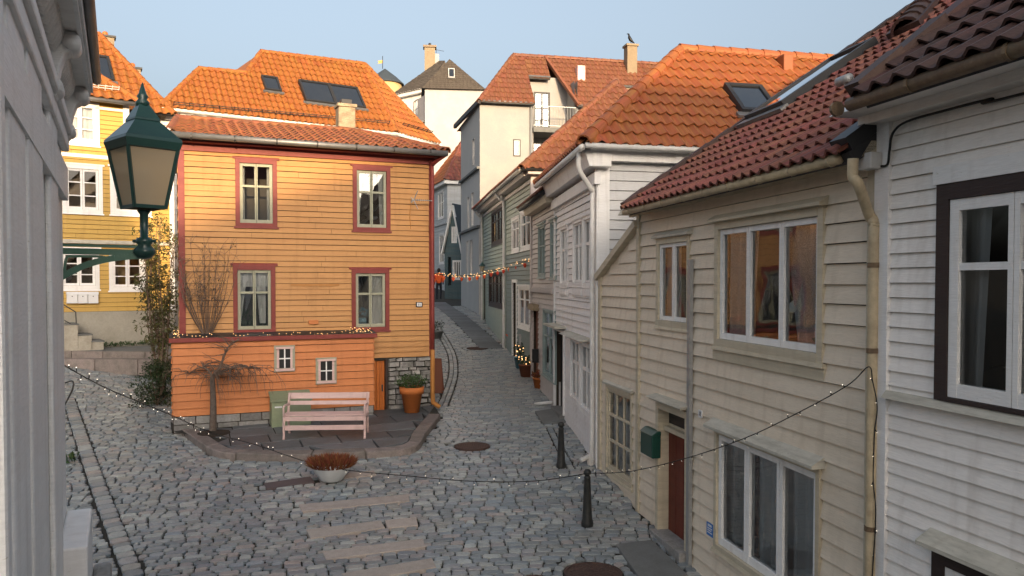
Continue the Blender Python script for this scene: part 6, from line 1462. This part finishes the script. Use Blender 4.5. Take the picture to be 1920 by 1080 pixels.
P0 = [at(108, 678, 7.6), at(200, 728, 9.5), at(320, 778, 12), at(398, 812, 14.4), at(480, 834, 13.9), at(575, 866, 12.9), at(655, 882, 12.6), at(760, 892, 12.2), at(880, 902, 11.9), at(1000, 902, 11.6), bol[0]]
light_string('light_string', 'black cord of small white lights slung over the cobbled square', P0, .27, hang=.06)
SW = Wall(bol[0][:2], nail[:2]); P1 = [bol[0]] + [SW.P(*SW.hit(x, y), .0) for x, y in ((1180, 884), (1290, 858), (1400, 820), (1500, 772), (1590, 722))] + [nail, WW.P(.065, nail.z - .12, .12)] + [WW.P(.06 + random.uniform(-.03, .03), nail.z - .12 - k * .2, .08) for k in range(1, 9)]
light_string('light_string', 'black cord of white lights rising from bollard to white house corner', P1, .20, hang=.035, r=.005, br=.0042)
rt_ = [AN.P(AN.L * k / 24, zat + .06 + .02 * math.sin(k * 1.9), -.02 - .05 * math.sin(k * 1.3)) for k in range(25)]
light_string('light_string', 'warm fairy lights lying along the annex roof edge', rt_, .075, 'bulb_warm', .004, .0075, hang=.03)
light_string('light_string', 'tangle of warm fairy lights heaped on the annex roof corner', [AN.P(AN.L * .88 + .025 * k, zat + .07 + .07 * abs(math.sin(k * 1.1)), -.1 + .1 * math.sin(k * 2.3)) for k in range(18)], .06, 'bulb_warm', .005, .0075, hang=.03)
light_string('light_string', 'knot of warm fairy lights at the left corner of the annex roof', [AN.P(.02 + .01 * k, zat + .07 + .10 * abs(math.sin(k * 1.3)), -.08 + .06 * math.sin(k * 2.1)) for k in range(12)], .05, 'bulb_warm', .005, .0075, hang=.03)
hose = smooth_path([ghit(118, 770) + Vector((0, 0, .05)), ghit(136, 752) + Vector((0, 0, .25)), ghit(136, 740) + Vector((0, 0, .3)), ghit(118, 728) + Vector((0, 0, .1))], 6); hs_ = MB().tube(hose, .018, 6).build('hose', 'cord', None, True, origin=hose[0]); tag(hs_, 'loop of black hose at the corner of the white house', 'hose')
# garland over the lane
gp = smooth_path([at(806, 512, 25), at(850, 517, 25.5), at(890, 516, 26), at(925, 508, 26.5), at(955, 500, 26.3), S2.P(*S2.hit(992, 488, .1), .1)], 8)
ga_ = thing('garland', 'festive garland of red ornaments and lights strung across the lane', 'garland', gp[0]); MB().tube(gp, .014, 6).build('cord', 'leaf_dark', ga_); rg = random.Random(4)
for k, q in enumerate(gp[2:]):
    if k % 3 == 0: e = q + Vector((0, 0, -.11)); MB().lathe(e, [(.005, -.07), (.045, -.015), (.055, .03), (.026, .06), (.005, .07)], 6, sy=.5).build('ornament', 'red_flag', ga_)
    for j in range(2): MB().ball(q + Vector((rg.uniform(-.08, .08), rg.uniform(-.04, .04), rg.uniform(-.04, .06))), .013, 5).build('bulb', 'bulb_warm', ga_)
# ------------------------------------------------------------------ pots and boxes along the lane
def lane_pot(px, py, r, h, m, lab, fol, fs, extra=None):
    p = ghit(px, py); t = thing('plant_pot', lab, 'plant pot', p, 'plant pots along the lane'); MB().lathe(p, [(r * .7, -.02), (r * .95, h), (r, h), (r, h + .04), (r * .85, h + .04), (.02, h)], 16).build('pot', m, t, True); mb = MB(); leaves(mb, p + Vector((0, 0, h + fs)), r * 1.2, r * 1.2, fs, 260, .08, random, .3); mb.build('foliage', fol, t)
    if extra:
        for k in range(14): MB().ball(p + Vector((random.uniform(-r, r), random.uniform(-r, r) - .05, h + random.uniform(.05, fs * 2))), .016, 5).build('bulb', extra, t)
lane_pot(988, 706, .24, .30, 'pot_brown', 'brown pot of lit greenery by the pale grey house door', 'leaf_dark', .14, 'bulb_warm')
lane_pot(1011, 727, .17, .22, 'terracotta', 'terracotta pot with red foliage under the grey-green window', 'heather', .10)
lane_pot(976, 690, .20, .30, 'pot_blue', 'blue glazed pot with fairy-lit shrub in the lane', 'leaf_dark', .22, 'bulb_warm')
lane_pot(962, 655, .18, .3, 'red_flag', 'red pot at the blue-green house door', 'red_flag', .16)
lane_pot(816, 634, .30, .22, 'slab_grey', 'grey pot of dark foliage behind the orange house corner', 'leaf_dark', .22)
a, b, c, d = S2.rect(981, 994, 636, 690, .15); t = thing('utility_cabinet', 'pale grey utility cabinet against the blue-green house', 'cabinet', S2.P(a, c)); p = ghit(988, 688)
MB().box((p.x, p.y + .3, g(p.x, p.y) - .05), .42, .3, .95, -.2).build('body', 'zinc', t, bevel=.015); MB().box((p.x, p.y + .3, g(p.x, p.y) + .90), .46, .34, .05, -.2).build('lid', 'zinc', t)
p = ghit(813, 735); t = thing('folding_sign', 'brown folding board leaning beyond the orange downpipe', 'board', p)
for s in (-1, 1): MB().hexa([p + Vector((-.25, s * .22 - .015, 0)), p + Vector((.25, s * .22 - .015, 0)), p + Vector((.25, s * .22 + .015, 0)), p + Vector((-.25, s * .22 + .015, 0)), p + Vector((-.2, s * .02 - .015, .85)), p + Vector((.2, s * .02 - .015, .85)), p + Vector((.2, s * .02 + .015, .85)), p + Vector((-.2, s * .02 + .015, .85))]).build('panel', 'pot_brown', t)
p = S1.P(.4, 0, .35); q = S1.hit(903, 500, .3); 
wl2 = thing('wall_lantern', 'small dark wall lantern on the sage green house', 'lamp', S1.P(*S1.hit(904, 502, .3), .3)); c0 = S1.P(*S1.hit(904, 502, .3), .3)
MB().lathe(c0, [(.06, -.14), (.10, .06)], 6).build('glass', 'lamp_glass', wl2); MB().lathe(c0, [(.13, .06), (.13, .08), (.03, .2), (.005, .26)], 6).build('roof', 'lamp_green', wl2); MB().bar(c0 + Vector((0, 0, -.15)), c0 - S1.n * .3 + Vector((0, 0, -.2)), .03, .03).build('arm', 'lamp_green', wl2)
# ------------------------------------------------------------------ walker in an orange jacket
p = ghit(823, 561)
pe = thing('person', 'person in orange jacket and dark trousers walking up the lane', 'person', p)
def skin(name, verts, edges, rad, m, par, root=0):
    me = bpy.data.meshes.new(name); o_ = org(par); me.from_pydata([Vector(v) for v in verts], edges, []); o = bpy.data.objects.new(name, me); COL.objects.link(o); o.parent = par; ORG[o.name] = o_
    md = o.modifiers.new('skin', 'SKIN'); md.use_smooth_shade = True
    for k, r in enumerate(rad): me.skin_vertices[0].data[k].radius = (r, r) if not isinstance(r, tuple) else r
    me.skin_vertices[0].data[root].use_root = True; s = o.modifiers.new('sub', 'SUBSURF'); s.levels = 1; s.render_levels = 2; me.materials.append(M[m]); return o
skin('body', [(0, 0, .90), (0, 0, 1.12), (0, 0, 1.36), (0, .0, 1.48), (0, -.01, 1.56), (0, -.015, 1.66), (.09, 0, .86), (.11, .08, .48), (.11, -.10, .10), (.11, .02, .03), (-.09, 0, .86), (-.10, -.12, .47), (-.10, -.20, .08), (-.10, -.08, .03),
              (.18, 0, 1.40), (.23, .05, 1.13), (.24, -.05, .90), (.24, -.06, .82), (-.18, 0, 1.40), (-.23, -.06, 1.13), (-.24, -.12, .90), (-.24, -.14, .82)],
     [(0, 1), (1, 2), (2, 3), (3, 4), (4, 5), (0, 6), (6, 7), (7, 8), (8, 9), (0, 10), (10, 11), (11, 12), (12, 13), (2, 14), (14, 15), (15, 16), (16, 17), (2, 18), (18, 19), (19, 20), (20, 21)],
     [(.15, .11), (.15, .10), (.17, .11), .06, .085, .09, .09, .065, .045, .04, .09, .065, .045, .04, .065, .05, .04, .035, .065, .05, .04, .035], 'trousers', pe)
skin('jacket', [(0, 0, .84), (0, 0, 1.12), (0, 0, 1.37), (0, 0, 1.49), (.18, 0, 1.40), (.23, .05, 1.13), (.24, -.04, .92), (-.18, 0, 1.40), (-.23, -.06, 1.13), (-.24, -.11, .92)], [(0, 1), (1, 2), (2, 3), (2, 4), (4, 5), (5, 6), (2, 7), (7, 8), (8, 9)], [(.20, .15), (.19, .14), (.20, .14), .09, .09, .07, .06, .09, .07, .06], 'jacket', pe)
MB().lathe(p + Vector((0, .0, 1.64)), [(.03, -.14), (.088, -.08), (.098, .0), (.085, .08), (.02, .12)], 12).build('hair', 'hair', pe, True)
# ------------------------------------------------------------------ the row goes on behind the camera (out of the picture; added, its height set for the sun)
def plain_house(a, b, zE, pitch, depth, label, mt, rm, name='added_row_house'):
    w = Wall(a, b); h = thing(name, label, 'house', w.P(w.L / 2, CZ - 4.2)); zl = CZ - 4.6; ops = []
    for fl_ in (CZ - 2.9, CZ - .4, CZ + 2.1):
        if fl_ + 1.4 > zE: continue
        for k in range(max(1, int(w.L / 2.4))):
            u = .9 + k * 2.4
            if u + 1.2 > w.L: continue
            w_, o_ = window(w, h, (u, u + 1.1, fl_, fl_ + 1.4), .1, 'white_clean', 'white_clean', 2, (.66,), .06, .05, .02, .05, sill=.05); ops.append(o_)
    panel(w, h, zl, zE, ops, mt); clad(w, h, zl, zE, .2, ops, mt); c, d = inw(w, b, depth), inw(w, a, depth)
    for wl in (Wall(b, c), Wall(c, d), Wall(d, a)): panel(wl, h, zl, zE, (), mt)
    zR = zE + depth / 2 * math.tan(pitch); e0, e1 = w.P(-.2, zE, .35), w.P(w.L + .2, zE, .35); r0_, r1_ = w.P(-.2, zR, -depth / 2), w.P(w.L + .2, zR, -depth / 2); f0_, f1_ = w.P(-.2, zE, -depth - .35), w.P(w.L + .2, zE, -depth - .35)
    MB().slab([e0, e1, r1_, r0_], (0, 0, -.15)).slab([f1_, f0_, r0_, r1_], (0, 0, -.15)).build('roof', rm, h)
    for q in (0, w.L): MB().slab([w.P(q, zE, 0), w.P(q, zR - .1, -depth / 2), w.P(q, zE, -depth)], w.u * (.05 if q == 0 else -.05)).build('gable', mt, h)
plain_house((4.62, .05), (6.3, -6.8), CZ + 1.3, R(36), 9, 'unseen low white house added down the row to shape the light', 'white_clean', 'tile_red')
# made-up blocks out of view behind the viewer, outlines shaped to shade the square
for pts, lab in (([(-6.0, -6), (7.9, -6), (8.1, 10.6), (7.2, 14.0), (-6.0, 14.0)], 'unseen flat-topped block added behind the viewer to cast shade'), ([(8.6, -6), (34, -6), (34, 13.3), (15.5, 13.3), (8.6, 10.5)], 'unseen long slope-topped block added behind the viewer to cast shade')):
    t = thing('shade_block', lab, 'house', (pts[0][0] + 5, -48, CZ - 6))
    MB().slab([Vector((x, -45, CZ + min(z, 10.2))) for x, z in pts if z < 0] + [Vector((max(x for x, z in pts), -45, CZ + 10.2)), Vector((min(x for x, z in pts), -45, CZ + 10.2))], (0, -9, 0)).build('wall', 'render_warm', t)
    MB().slab([Vector((min(x for x, z in pts), -45, CZ + 10.2)), Vector((max(x for x, z in pts), -45, CZ + 10.2))] + [Vector((x, -45, CZ + z)) for x, z in pts if z > 10.2], (0, -9, 0)).build('roof', 'tile_red', t)
    for fz in (-2, 1.5, 5, 8):
        for k in range(4): xx = min(x for x, z in pts) + 1.5 + k * 3.2; MB().box((xx, -44.95, CZ + fz), 1.1, .08, 1.5).build('window', 'glass_sky', t)
